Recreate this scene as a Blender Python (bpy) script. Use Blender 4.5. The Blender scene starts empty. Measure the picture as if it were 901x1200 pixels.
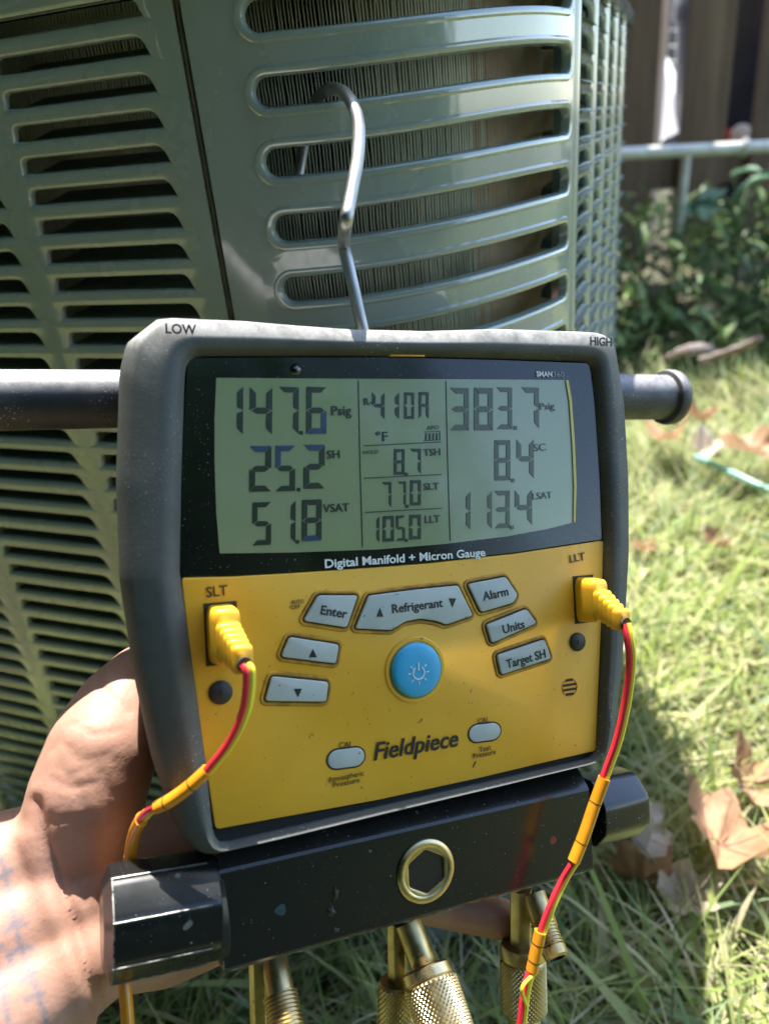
import bpy, math, random
import numpy as np
from mathutils import Vector, Matrix, noise

random.seed(7); RNG = np.random.default_rng(7)
scene = bpy.context.scene
COL = scene.collection
R_ = math.radians

# ------------------------------------------------------------------ camera
CAM_H = 0.497
F_PX, CX, CY = 901.0, 450.5, 600.0          # the photograph is 901 x 1200
_d = np.array([176, 1800, 901.0]); _d /= np.linalg.norm(_d)
_up = -_d
_fw = np.array([0, 0, 1.0]) - _up[2] * _up; _fw /= np.linalg.norm(_fw)
_rt = np.cross(_fw, _up)
CW = np.array([_rt, _fw, _up])               # camera (x right, y down, z forward) -> world
EYE = np.array([0, 0, CAM_H])
cam_data = bpy.data.cameras.new('camera'); cam = bpy.data.objects.new('camera', cam_data); COL.objects.link(cam)
cam_data.sensor_fit = 'HORIZONTAL'; cam_data.sensor_width = 36; cam_data.lens = 36
cam_data.clip_start = 0.01; cam_data.clip_end = 2000
_m = Matrix(((CW[0][0], -CW[0][1], -CW[0][2], 0), (CW[1][0], -CW[1][1], -CW[1][2], 0), (CW[2][0], -CW[2][1], -CW[2][2], 0), (0, 0, 0, 1)))
cam.matrix_world = Matrix.Translation((0, 0, CAM_H)) @ _m
cam_data.dof.use_dof = True; cam_data.dof.focus_distance = 0.27; cam_data.dof.aperture_fstop = 12
scene.camera = cam

# ------------------------------------------------------------------ light
SUN_EL, SUN_AZ = R_(64), R_(1)               # azimuth from +Y towards +X
world = bpy.data.worlds.new('World'); scene.world = world; world.use_nodes = True
wn = world.node_tree.nodes; wl = world.node_tree.links
sky = wn.new('ShaderNodeTexSky'); sky.sky_type = 'NISHITA'; sky.sun_disc = False
sky.sun_elevation = SUN_EL; sky.sun_rotation = SUN_AZ % (2 * math.pi)
wl.new(sky.outputs[0], wn['Background'].inputs[0]); wn['Background'].inputs[1].default_value = 0.15
sl = bpy.data.lights.new('sun', 'SUN'); sl.energy = 3.4; sl.angle = R_(0.5); sl.color = (1, 0.95, 0.87)
sun = bpy.data.objects.new('sun', sl); COL.objects.link(sun)
sd = Vector((math.cos(SUN_EL) * math.sin(SUN_AZ), math.cos(SUN_EL) * math.cos(SUN_AZ), math.sin(SUN_EL)))
sun.rotation_euler = sd.to_track_quat('Z', 'Y').to_euler()
scene.view_settings.view_transform = 'Standard'; scene.view_settings.look = 'None'
scene.view_settings.gamma = 1; scene.view_settings.exposure = 2.2

# ------------------------------------------------------------------ helpers
def ray(px, py):
    return CW @ np.array([(px - CX) / F_PX, (py - CY) / F_PX, 1.0])
def PX(px, py, depth):                       # the point at that depth along the optical axis
    return EYE + ray(px, py) * depth
def PD(px, py, D):                           # the point at that horizontal distance ahead
    r = ray(px, py); return EYE + r * (D / r[1])
def PG(px, py, z=0.0):                       # the point on the ground
    r = ray(px, py); return EYE + r * ((z - CAM_H) / r[2])

def link(name, me, m, parent=None, smooth=True):
    o = bpy.data.objects.new(name, me); COL.objects.link(o)
    if m is not None and not me.materials:
        for mm in (m if isinstance(m, (list, tuple)) else [m]): me.materials.append(mm)
    if parent is not None: o.parent = parent
    return o
def mesh(name, V, Fc, smooth=True, angle=40):
    me = bpy.data.meshes.new(name)
    me.from_pydata([tuple(map(float, v)) for v in V], [], [tuple(f) for f in Fc]); me.update()
    if smooth:
        me.polygons.foreach_set('use_smooth', [True] * len(me.polygons))
        try: me.set_sharp_from_angle(angle=R_(angle))
        except Exception: pass
    return me
def obj(name, VF, m, parent=None, smooth=True, angle=40):
    return link(name, mesh(name, VF[0], VF[1], smooth, angle), m, parent)
def tag(o, label=None, cat=None, group=None, kind=None):
    for k, v in (('label', label), ('category', cat), ('group', group), ('kind', kind)):
        if v: o[k] = v
    return o
def empty(name, loc=(0, 0, 0)):
    o = bpy.data.objects.new(name, None); COL.objects.link(o); o.location = loc; o.empty_display_size = 0.05; return o
def join(*parts):
    V, Fc = [], []
    for v, f in parts:
        n = len(V); V += [tuple(map(float, p)) for p in v]; Fc += [tuple(i + n for i in q) for q in f]
    return V, Fc
def loft(rings, cap0=True, cap1=True, closed=True):
    n = len(rings[0]); V = [p for r in rings for p in r]; Fc = []
    for k in range(len(rings) - 1):
        for i in range(n if closed else n - 1):
            j = (i + 1) % n
            Fc.append((k * n + i, k * n + j, (k + 1) * n + j, (k + 1) * n + i))
    if cap0: Fc.append(tuple(range(n - 1, -1, -1)))
    if cap1: Fc.append(tuple((len(rings) - 1) * n + i for i in range(n)))
    return V, Fc
def roundpoly(P, r, n=5):
    out = []; N = len(P)
    for i in range(N):
        p = np.array(P[i], float); a = np.array(P[i - 1], float) - p; b = np.array(P[(i + 1) % N], float) - p
        ri = r[i] if isinstance(r, (list, tuple)) else r
        la, lb = np.linalg.norm(a), np.linalg.norm(b)
        k = min(ri, la * .48, lb * .48)
        if k < 1e-7: out.append(p); continue
        p0, p1 = p + a / la * k, p + b / lb * k
        for t in np.linspace(0, 1, n): out.append((1 - t) ** 2 * p0 + 2 * t * (1 - t) * p + t * t * p1)
    return out
def ccw(P):
    P = [np.array(p, float) for p in P]; A = sum(P[i - 1][0] * P[i][1] - P[i][0] * P[i - 1][1] for i in range(len(P)))
    return P if A > 0 else P[::-1]
def inset(P, d):                              # ccw polygon, d > 0 goes inwards
    N = len(P); out = []
    for i in range(N):
        a = P[i] - P[i - 1]; b = P[(i + 1) % N] - P[i]
        na = np.array([-a[1], a[0]]) / (np.linalg.norm(a) + 1e-12); nb = np.array([-b[1], b[0]]) / (np.linalg.norm(b) + 1e-12)
        q = na + nb; L = np.linalg.norm(q)
        q = q / L if L > 1e-6 else na
        out.append(P[i] + q * d / max(.5, abs(q @ na)))
    return out
def prism(P, z0, z1, bev=0.0, nb=3):
    P = ccw(P); rings = [[(p[0], p[1], z0) for p in P]]
    if bev:
        for k in range(nb + 1):
            t = k / nb * math.pi / 2; I = inset(P, bev * (1 - math.cos(t)))
            rings.append([(p[0], p[1], z1 - bev + bev * math.sin(t)) for p in I])
    else: rings.append([(p[0], p[1], z1) for p in P])
    return loft(rings)
def basis(ax):
    ax = np.array(ax, float); ax /= np.linalg.norm(ax)
    h = np.array([0, 0, 1.0]) if abs(ax[2]) < .9 else np.array([1.0, 0, 0])
    u = np.cross(h, ax); u /= np.linalg.norm(u); return u, np.cross(ax, u), ax
def lathe(prof, o, ax, n=32, fr=None, cap0=True, cap1=True, rot=0.0):
    u, v, w = basis(ax); o = np.array(o, float); rings = []
    for k, (r, h) in enumerate(prof):
        rings.append([o + w * h + (u * math.cos(a) + v * math.sin(a)) * (r * (fr(a, k) if fr else 1)) for a in (rot + 2 * math.pi * i / n for i in range(n))])
    return loft(rings, cap0, cap1)
def spline(P, step=12):
    P = [np.array(p, float) for p in P]; Q = [2 * P[0] - P[1]] + P + [2 * P[-1] - P[-2]]; out = []
    for i in range(1, len(Q) - 2):
        for k in range(step):
            t = k / step; a, b, c, d = Q[i - 1:i + 3]
            out.append(.5 * ((2 * b) + (c - a) * t + (2 * a - 5 * b + 4 * c - d) * t * t + (3 * b - a - 3 * c + d) * t ** 3))
    out.append(P[-1]); return out
def tube(P, r, n=10, sx=1.0):
    P = [np.array(p, float) for p in P]; rings = []; up = None
    for i, p in enumerate(P):
        t = P[min(i + 1, len(P) - 1)] - P[max(i - 1, 0)]; t = t / (np.linalg.norm(t) + 1e-12)
        if up is None: up = basis(t)[0]
        up = up - t * (up @ t); up /= np.linalg.norm(up); v = np.cross(t, up)
        rr = r[i] if isinstance(r, (list, np.ndarray)) else r
        rings.append([p + (up * math.cos(a) * sx + v * math.sin(a)) * rr for a in (2 * math.pi * k / n for k in range(n))])
    return loft(rings)
def box(c, s, ax=None):
    c = np.array(c, float); A = np.eye(3) if ax is None else np.array(ax, float)
    V = [c + A[0] * (x * s[0] / 2) + A[1] * (y * s[1] / 2) + A[2] * (z * s[2] / 2) for z in (-1, 1) for y in (-1, 1) for x in (-1, 1)]
    return V, [(0, 2, 3, 1), (4, 5, 7, 6), (0, 1, 5, 4), (2, 6, 7, 3), (0, 4, 6, 2), (1, 3, 7, 5)]

# ------------------------------------------------------------------ materials
def mat(name, col, rough=.5, metal=0.0, coat=0.0, bump=None, var=None, speck=None, spec=.5, sss=0.0, rvar=None, scale=(1, 1, 1), dust=None, smask=False, coat_ior=1.5):
    m = bpy.data.materials.new(name); m.use_nodes = True; nt = m.node_tree; N = nt.nodes; L = nt.links; b = N['Principled BSDF']
    b.inputs['Base Color'].default_value = (*col, 1); b.inputs['Roughness'].default_value = rough; b.inputs['Metallic'].default_value = metal
    b.inputs['Coat Weight'].default_value = coat; b.inputs['Coat Roughness'].default_value = .06; b.inputs['Coat IOR'].default_value = coat_ior; b.inputs['Specular IOR Level'].default_value = spec
    tc = N.new('ShaderNodeTexCoord'); mp = N.new('ShaderNodeMapping'); mp.inputs['Scale'].default_value = scale
    L.new(tc.outputs['Object'], mp.inputs[0]); co = mp.outputs[0]
    def nz(sc, det=4, ro=.6):
        n = N.new('ShaderNodeTexNoise'); n.inputs['Scale'].default_value = sc; n.inputs['Detail'].default_value = det; n.inputs['Roughness'].default_value = ro
        L.new(co, n.inputs['Vector']); return n.outputs[0]
    def ramp(src, a, c):
        r = N.new('ShaderNodeMapRange'); r.inputs[1].default_value = a; r.inputs[2].default_value = c; L.new(src, r.inputs[0]); return r.outputs[0]
    cur = None
    def mixc(fac, colr, base):
        x = N.new('ShaderNodeMix'); x.data_type = 'RGBA'; L.new(fac, x.inputs[0])
        if base is None: x.inputs[6].default_value = (*col, 1)
        else: L.new(base, x.inputs[6])
        x.inputs[7].default_value = (*colr, 1); return x.outputs[2]
    for v in ([var] if isinstance(var, tuple) else (var or [])):
        cur = mixc(ramp(nz(v[0]), v[2] if len(v) > 2 else .35, v[3] if len(v) > 3 else .7), v[1], cur)
    for s in ([speck] if isinstance(speck, tuple) else (speck or [])):
        f_ = ramp(nz(s[0], 2, .5), s[1], s[1] + .04)
        if smask:
            q_ = N.new('ShaderNodeMath'); q_.operation = 'MULTIPLY'; L.new(f_, q_.inputs[0]); L.new(ramp(nz(28, 3), .42, .62), q_.inputs[1]); f_ = q_.outputs[0]
        cur = mixc(f_, s[2], cur)
    if dust:
        g_ = N.new('ShaderNodeNewGeometry'); sp_ = N.new('ShaderNodeSeparateXYZ'); L.new(g_.outputs['Normal'], sp_.inputs[0]); q_ = N.new('ShaderNodeMath'); q_.operation = 'MULTIPLY'; q_.use_clamp = True
        L.new(ramp(sp_.outputs[2], dust[1], dust[2]), q_.inputs[0]); L.new(ramp(nz(130, 6, .75), .28, .62), q_.inputs[1]); 
        if len(dust) > 3:
            so_ = N.new('ShaderNodeSeparateXYZ'); L.new(co, so_.inputs[0]); q2 = N.new('ShaderNodeMath'); q2.operation = 'MULTIPLY'; L.new(q_.outputs[0], q2.inputs[0]); L.new(ramp(so_.outputs[1], dust[3], dust[3] + .02), q2.inputs[1]); q_ = q2
        cur = mixc(q_.outputs[0], dust[0], cur)
    if cur is not None: L.new(cur, b.inputs['Base Color'])
    if rvar: 
        mr = N.new('ShaderNodeMapRange'); mr.inputs[1].default_value = .35; mr.inputs[2].default_value = .65; mr.inputs[3].default_value = rough; mr.inputs[4].default_value = rvar[1]
        L.new(nz(rvar[0]), mr.inputs[0]); L.new(mr.outputs[0], b.inputs['Roughness'])
    if bump:
        bn = N.new('ShaderNodeBump'); bn.inputs['Strength'].default_value = bump[1]; bn.inputs['Distance'].default_value = bump[2] if len(bump) > 2 else .001
        L.new(nz(bump[0], 5), bn.inputs['Height']); L.new(bn.outputs[0], b.inputs['Normal'])
    if sss:
        b.inputs['Subsurface Weight'].default_value = sss; b.inputs['Subsurface Radius'].default_value = (.006, .002, .001); b.inputs['Subsurface Scale'].default_value = 1
    return m
M = {}
M['rubber'] = mat('grey_rubber', (.078, .086, .081), .55, spec=.3, var=(60, (.105, .112, .107)), speck=[(1500, .66, (.45, .45, .43))], bump=(900, .12, .0004), rvar=(40, .7), smask=True, dust=((.37, .365, .355), .50, .9, -.02))
M['bezel'] = mat('black_gloss', (.006, .008, .007), .07, speck=(1600, .71, (.25, .26, .25)), rvar=(30, .16))
M['lcd'] = mat('lcd_glass', (.22, .292, .13), .16, coat=.6, var=(14, (.26, .30, .18)), speck=(1700, .735, (.5, .52, .48)))
M['lcd_edge'] = mat('lcd_light_guide', (.62, .52, .14), .4)
M['seg'] = mat('lcd_segment', (.022, .034, .016), .3)
M['seg_pale'] = mat('lcd_segment_pale', (.075, .095, .055), .3)
M['seg_blue'] = mat('lcd_segment_blue', (.03, .06, .12), .3)
M['yellow'] = mat('yellow_plastic', (.84, .455, .03), .40, var=[(25, (.77, .40, .024)), (9, (.88, .50, .045), .5, .75)], rvar=(35, .58), speck=[(900, .73, (.12, .07, .02)), (260, .72, (.30, .17, .03)), (70, .73, (.55, .29, .025))], bump=(700, .05, .0003))
M['yellow_dirty'] = mat('yellow_plastic_grimy', (.60, .32, .022), .5, var=(200, (.26, .13, .016)))
M['grime'] = mat('dark_grime', (.05, .03, .012), .8)
M['button'] = mat('grey_rubber_button', (.47, .525, .51), .42, var=(120, (.42, .47, .45)), speck=(800, .72, (.15, .15, .12)))
M['blue'] = mat('blue_button', (.03, .36, .66), .38, var=(60, (.05, .40, .68)))
M['ink'] = mat('black_ink', (.015, .014, .012), .5)
M['ink_soft'] = mat('worn_black_ink', (.07, .045, .012), .5)
M['white_ink'] = mat('white_ink', (.75, .80, .78), .5)
M['grey_ink'] = mat('grey_ink', (.35, .36, .36), .5)
M['screw'] = mat('black_screw', (.025, .025, .022), .5, bump=(500, .2, .0003))
M['bar'] = mat('scuffed_black_plastic', (.035, .036, .04), .38, var=(50, (.075, .075, .08)), speck=[(1300, .66, (.5, .5, .52))], rvar=(150, .6), bump=(500, .12, .0005), smask=True, dust=((.36, .36, .38), .45, .9))
M['anod'] = mat('black_anodised_aluminium', (.010, .011, .012), .2, spec=.6, speck=[(1100, .72, (.35, .35, .33)), (160, .735, (.12, .13, .12))], rvar=(60, .28))
M['worn'] = mat('bare_worn_edge', (.32, .32, .30), .4, metal=.7, var=(300, (.02, .02, .02)))
M['red_dab'] = mat('red_paint_dab', (.20, .028, .02), .5)
M['blue_dab'] = mat('blue_paint_dab', (.03, .075, .11), .5, var=(600, (.015, .03, .03)))
M['brass'] = mat('tarnished_brass', (.58, .46, .24), .28, metal=1, var=[(120, (.36, .28, .14)), (35, (.50, .43, .27), .5, .7)], rvar=(90, .45), speck=(700, .70, (.08, .05, .02)))
M['brass_lit'] = mat('polished_brass', (.74, .60, .34), .24, metal=1, var=(150, (.52, .41, .22)), rvar=(120, .4))
M['bore'] = mat('dark_bore', (.012, .01, .008), .5)
M['steel'] = mat('zinc_plated_wire', (.42, .43, .42), .42, metal=1, var=(80, (.32, .32, .30)), rvar=(60, .55))
M['probe'] = mat('translucent_yellow_plug', (.82, .50, .03), .35, sss=.25, bump=(300, .1, .0004), var=(120, (.74, .42, .03)))
M['red_wire'] = mat('red_wire', (.72, .03, .05), .38)
M['yel_wire'] = mat('yellow_wire', (.80, .66, .05), .38)
M['sleeve'] = mat('amber_heat_shrink', (.72, .30, .015), .3, var=(90, (.56, .22, .012)), coat=.3)
M['paint'] = mat('green_grey_enamel', (.285, .345, .305), .17, spec=.6, coat=1.0, coat_ior=1.85, bump=(260, .05, .0006), var=[(14, (.258, .315, .275)), (5, (.305, .365, .32), .45, .75), (70, (.262, .31, .278), .55, .8)], speck=(420, .73, (.32, .34, .32)), rvar=(25, .34))
M['blade'] = mat('shade_darkened_enamel', (.085, .125, .09), .42, bump=(260, .05, .0006), var=(40, (.085, .12, .09)))  # panel enamel darkened: the recess shade is put into the blade colour
M['fins'] = mat('coil_aluminium', (.70, .72, .56), .45, var=[(60, (.38, .40, .29)), (14, (.78, .78, .60))])
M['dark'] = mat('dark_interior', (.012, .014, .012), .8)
M['sun_fins'] = mat('sun_tinted_fin_tan', (.86, .70, .50), .6, var=[(26, (.62, .49, .33)), (90, (.74, .58, .40), .5, .75)], scale=(1, 1, .5))  # tan that stands in for sunlight on the coil fins
M['inner'] = mat('inner_panel_green', (.07, .17, .10), .4)
M['wood'] = mat('weathered_brown_board', (.15, .088, .046), .75, var=[(9, (.09, .05, .027)), (3, (.19, .12, .065), .5, .7)], bump=(40, .4, .003), scale=(6, 6, .5))
M['pipe'] = mat('galvanised_pipe', (.74, .73, .67), .4, metal=.05, var=(30, (.48, .46, .42)))
M['white'] = mat('white_paint', (.80, .79, .80), .5, var=(12, (.68, .67, .69)))
M['navy'] = mat('navy_plastic', (.018, .026, .06), .3, var=(12, (.012, .016, .035)))
M['red'] = mat('red_plastic', (.45, .02, .03), .4)
M['soil'] = mat('soil', (.075, .072, .035), .9, var=[(9, (.10, .10, .045)), (40, (.045, .035, .02))], bump=(60, .6, .01))
M['stick'] = mat('grey_stick', (.30, .24, .22), .8, var=(60, (.16, .12, .10)))
M['teal'] = mat('teal_cord', (.22, .48, .42), .5)
M['concrete'] = mat('concrete_pad', (.30, .29, .27), .85, var=(30, (.22, .21, .19)), bump=(120, .4, .002))

def attr_mat(name, rough=.55, trans=.35, attr='tint', spec=.3):
    m = bpy.data.materials.new(name); m.use_nodes = True; nt = m.node_tree; N = nt.nodes; L = nt.links; b = N['Principled BSDF']
    a = N.new('ShaderNodeAttribute'); a.attribute_name = attr; L.new(a.outputs['Color'], b.inputs['Base Color']); b.inputs['Roughness'].default_value = rough; b.inputs['Specular IOR Level'].default_value = spec
    t = N.new('ShaderNodeBsdfTranslucent'); L.new(a.outputs['Color'], t.inputs[0]); mx = N.new('ShaderNodeMixShader'); mx.inputs[0].default_value = trans
    L.new(b.outputs[0], mx.inputs[1]); L.new(t.outputs[0], mx.inputs[2]); L.new(mx.outputs[0], N['Material Output'].inputs[0]); return m
M['grass'] = attr_mat('grass_blades'); M['weed'] = attr_mat('weed_leaves', .45, .3); M['hedge'] = attr_mat('hedge_leaves', .5, .3)

def leafy_mat(name, c1, c2):
    m = mat(name, c1, .6, var=[(30, c2), (160, tuple(x * .8 for x in c1))], bump=(90, .4, .002)); N = m.node_tree.nodes; L = m.node_tree.links; b = N['Principled BSDF']
    t = N.new('ShaderNodeBsdfTranslucent'); t.inputs[0].default_value = (*c2, 1); mx = N.new('ShaderNodeMixShader'); mx.inputs[0].default_value = .25
    L.new(b.outputs[0], mx.inputs[1]); L.new(t.outputs[0], mx.inputs[2]); L.new(mx.outputs[0], N['Material Output'].inputs[0]); return m
M['leaf_tan'] = leafy_mat('dry_tan_leaf', (.40, .225, .12), (.52, .32, .19))
M['leaf_brown'] = leafy_mat('dry_brown_leaf', (.28, .15, .085), (.38, .22, .13))
M['leaf_pale'] = leafy_mat('bleached_leaf', (.55, .46, .37), (.62, .54, .46))

# ------------------------------------------------------------------ ground
def ground():
    n = 60; xs = np.concatenate([-np.geomspace(400, 1.2, 12), np.linspace(-1, 3.2, n), np.geomspace(3.6, 400, 12)]); ys = np.concatenate([-np.geomspace(400, .6, 12), np.linspace(-.5, 3.4, n), np.geomspace(3.8, 400, 12)])
    V = []
    for y in ys:
        for x in xs:
            z = .012 * noise.noise(Vector((x * 3, y * 3, 0))) if abs(x) < 4 and abs(y) < 4 else 0
            V.append((x, y, z - .012))
    w = len(xs); Fc = [(j * w + i, j * w + i + 1, (j + 1) * w + i + 1, (j + 1) * w + i) for j in range(len(ys) - 1) for i in range(w - 1)]
    tag(obj('ground', (V, Fc), M['soil']), kind='structure')
ground()

# ------------------------------------------------------------------ condenser unit
TH, RC = R_(22), .14
UC = np.array([-.012, .477])
U_ = np.array([-math.cos(TH), math.sin(TH)]); V_ = np.array([math.sin(TH), math.cos(TH)])
NL, NR = -V_, -U_
PLp, PRp = UC + RC * NL, UC + RC * NR
SIDE = .256; ARC = RC * math.pi / 2
ZTOP, ZBOT = CAM_H + .060, .020
def plan(s, dep=0.0):
    """path round the unit: s<0 along the left panel, 0..ARC round the corner, >ARC along the side panel; dep>0 is outwards"""
    if s < 0:
        if s < -SIDE:
            a = min((-SIDE - s) / RC, math.pi / 2); c = PLp + U_ * SIDE - NL * RC; nn = NL * math.cos(a) + U_ * math.sin(a); return c + nn * (RC + dep)
        return PLp + U_ * (-s) + NL * dep
    if s <= ARC:
        a = s / RC; nn = NL * math.cos(a) + NR * math.sin(a); return UC + nn * (RC + dep)
    t = s - ARC
    if t > SIDE:
        a = min((t - SIDE) / RC, math.pi / 2); c = PRp + V_ * SIDE - NR * RC; nn = NR * math.cos(a) + V_ * math.sin(a); return c + nn * (RC + dep)
    return PRp + V_ * t + NR * dep
def off(s):
    t = min(max((s - .05) / .12, 0), 1); return .0042 * t * t * (3 - 2 * t)
def SP(s, z, dep=0.0, droop=False):
    p = plan(s, dep); return (p[0], p[1], z + (off(s) if droop else 0))
def plain(s0, s1, z0, z1, ns, droop=False, nz=1):
    ss = np.linspace(s0, s1, ns + 1); zz = np.linspace(z0, z1, nz + 1)
    V = [SP(s, z, 0, droop) for z in zz for s in ss]; w = ns + 1
    return V, [(j * w + i, j * w + i + 1, (j + 1) * w + i + 1, (j + 1) * w + i) for j in range(nz) for i in range(ns)]
def hole_cell(s0, s1, z0, z1, H, droop=False, lip=((.0, 0.0), (.0006, -.0003), (.0012, -.0012), (.0014, -.003))):
    """sheet between a cell's border and a hole outline H (ccw), with a rounded lip going inwards"""
    H = ccw(H); A = np.array(H); cs, cz = (A[:, 0].min() + A[:, 0].max()) / 2, (A[:, 1].min() + A[:, 1].max()) / 2
    hs, hz = np.ptp(A[:, 0]) / 2, np.ptp(A[:, 1]) / 2; B = []; q = []
    for s, z in H:
        a, b = (s - cs) / hs, (z - cz) / hz; k = max(abs(a), abs(b)); a, b = a / k, b / k; q.append((a, b))
        B.append([cs + a * ((s1 - cs) if a > 0 else (cs - s0)), cz + b * ((z1 - cz) if b > 0 else (cz - z0))])
    for sa in (-1, 1):
        for sb in (-1, 1):
            i = min(range(len(q)), key=lambda i: abs(q[i][0] - sa) + abs(q[i][1] - sb)); B[i] = [s1 if sa > 0 else s0, z1 if sb > 0 else z0]
    rings = [[SP(s, z, 0, droop) for s, z in B]]
    P = [np.array(h) for h in H]
    for e, d in lip: rings.append([SP(s, z, d, droop) for s, z in inset(P, e)])
    return loft(rings, False, False)

unit = empty('air_conditioner', (UC[0], UC[1], 0))
tag(unit, 'grey green outdoor air conditioner with louvred side panels standing on the grass', 'air conditioner')
unit.rotation_euler = (0, 0, 0)
bpy.context.view_layer.update()
UINV = np.array([UC[0], UC[1], 0])
def uo(name, VF, m, parent=None, **k):
    V = [np.array(v, float) - UINV for v in VF[0]]
    return obj(name, (V, VF[1]), m, parent or unit, **k)

# -- left louvred panel: columns of pressed louvres
LP_, LZ0, LH = .01285, CAM_H + .0454, .0086
def louver_hole(a, b, z0, h, r=.0085):
    P = [(a, z0), (b, z0), (b - .004, z0 + h), (a + .002, z0 + h)]
    return roundpoly(P, [.0005, .0005, r, r], 9)
def louver_blade(w, h, n=10, outw=.0):
    V = []; Fc = []
    prof = [(outw - .0010, -.0006), (outw * .6 - .0016, .0002), (-.005, h * .16), (-.011, h * .38), (-.019, h * .62)]
    xs = np.linspace(-w / 2, w / 2, n + 1)
    for (d, z) in prof:
        for x in xs:
            e = min(1, (w / 2 - abs(x)) / .006); k = .35 + .65 * math.sqrt(max(e, 0))
            V.append((x, d, z * (k if z > 0 else 1)))
    m_ = n + 1
    for j in range(len(prof) - 1):
        for i in range(n): Fc.append((j * m_ + i, j * m_ + i + 1, (j + 1) * m_ + i + 1, (j + 1) * m_ + i))
    return V, Fc
def louvred(name, s_cols, width, rows_z, s_lo, s_hi, fwd, solo_rows, outw, hole_r):
    parts = []; gap = s_cols[1] - s_cols[0] - width
    zt = rows_z[0] + LH + (LP_ - LH) / 2; zb = rows_z[-1] - (LP_ - LH) / 2
    parts.append(plain(s_lo, s_hi, zt, ZTOP, 24)); parts.append(plain(s_lo, s_hi, ZBOT, zb, 24))
    edges = []
    for c in s_cols: edges.append((c - gap / 2, c + width + gap / 2))
    parts.append(plain(s_lo, edges[0][0], zb, zt, 6)); parts.append(plain(edges[-1][1], s_hi, zb, zt, 12))
    for (e0, e1), c in zip(edges, s_cols):
        for z in rows_z: parts.append(hole_cell(e0, e1, z - (LP_ - LH) / 2, z + LH + (LP_ - LH) / 2, louver_hole(c, c + width, z, LH, hole_r)))
    pan = uo(name, join(*parts), M['paint'], angle=35)
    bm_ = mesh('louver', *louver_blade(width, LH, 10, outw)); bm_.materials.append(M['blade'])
    rest = []
    for c in s_cols:
        for k, z in enumerate(rows_z):
            sc = c + width / 2; p = plan(sc); e = plan(sc + .001) - plan(sc - .001); ang = math.atan2(e[1], e[0])
            if k < solo_rows:
                o = bpy.data.objects.new('louver', bm_); COL.objects.link(o); o.parent = pan
                o.location = (p[0] - UC[0], p[1] - UC[1], z); o.rotation_euler = (0, 0, ang + math.pi)
            else:
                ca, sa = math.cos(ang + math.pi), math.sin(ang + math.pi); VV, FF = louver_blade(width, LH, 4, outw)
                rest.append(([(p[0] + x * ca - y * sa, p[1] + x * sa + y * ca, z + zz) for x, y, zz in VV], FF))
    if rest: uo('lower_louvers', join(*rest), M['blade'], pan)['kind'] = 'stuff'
    return pan
rowsL = [LZ0 - LP_ * k for k in range(0, 40)]
s_right_end = -.0087
LW = .0805
louvred('louvred_panel', [s_right_end - LW - .0930 * 2, s_right_end - LW - .0930, s_right_end - LW][::1], LW, rowsL, -SIDE - .06, .0054 - .0012, 1, 44, 0.0, .0084)

# -- corner panel with long slots
SP_ = .0250; S0, S1 = .0305, .1895
def stadium(a, b, z0, h, n=40):
    r = h / 2; P = []
    for s in np.linspace(a + r, b - .004, n): P.append((s, z0))
    for t in np.linspace(-math.pi / 2, math.pi / 2, 9)[1:-1]: P.append((b - .004 + .004 * math.cos(t), z0 + r + r * math.copysign(abs(math.sin(t)) ** .7, math.sin(t))))
    for s in np.linspace(b - .004, a + r, n): P.append((s, z0 + h))
    for t in np.linspace(math.pi / 2, math.pi * 1.5, 13)[1:-1]: P.append((a + r + r * math.cos(t), z0 + r + r * math.sin(t)))
    return P
slots = [CAM_H + .0352 - SP_ * k for k in range(0, 21)]
SH = .0118; cp = []
c0, c1 = .0235, .1945
cp.append(plain(.0075, c0, ZBOT, ZTOP, 4, True, 8)); cp.append(plain(c1, .2016, ZBOT, ZTOP, 4, True, 8))
cp.append(plain(c0, c1, slots[0] + SH + (SP_ - SH) / 2, ZTOP, 40, True)); cp.append(plain(c0, c1, ZBOT, slots[-1] - (SP_ - SH) / 2, 40, True))
slip = ((-.0030, 0.0), (-.0022, .0007), (-.0010, .0008), (0, .0003), (.0006, -.0010), (.0008, -.0038))
for z in slots: cp.append(hole_cell(c0, c1, z - (SP_ - SH) / 2, z + SH + (SP_ - SH) / 2, stadium(S0, S1, z, SH), True, slip))
# folded-in edges at both joints
for s, sg in ((.0075, 1), (.2016, -1)):
    V = []
    for z in (ZBOT, ZTOP): V += [SP(s, z, 0, True), SP(s - sg * .0004, z, -.002, True), SP(s - sg * .0004, z, -.012, True)]
    cp.append((V, [(0, 1, 4, 3), (1, 2, 5, 4)]))
corner = uo('slotted_corner_panel', join(*cp), M['paint'], angle=35)

# -- side panel, seen almost edge-on
rowsR = [CAM_H + .050 - .0128 * k for k in range(40)]
side_cols = [.2050 + .062 * k for k in range(5)]
louvred('side_louvred_panel', side_cols, .050, rowsR, .2024, ARC + SIDE + .10, 1, 24, .0030, .0052)
ribs = []
for c in side_cols + [side_cols[-1] + .062]:
    s = c - .006; rings = []
    for z in np.linspace(ZBOT, ZTOP, 3):
        rings.append([SP(s - .005, z, -.0004), SP(s - .003, z, .0010), SP(s, z, .0016), SP(s + .003, z, .0010), SP(s + .005, z, -.0004)])
    ribs.append(loft(rings, False, False, False))
uo('vertical_rib', join(*ribs), M['paint'])['kind'] = 'stuff'

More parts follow.
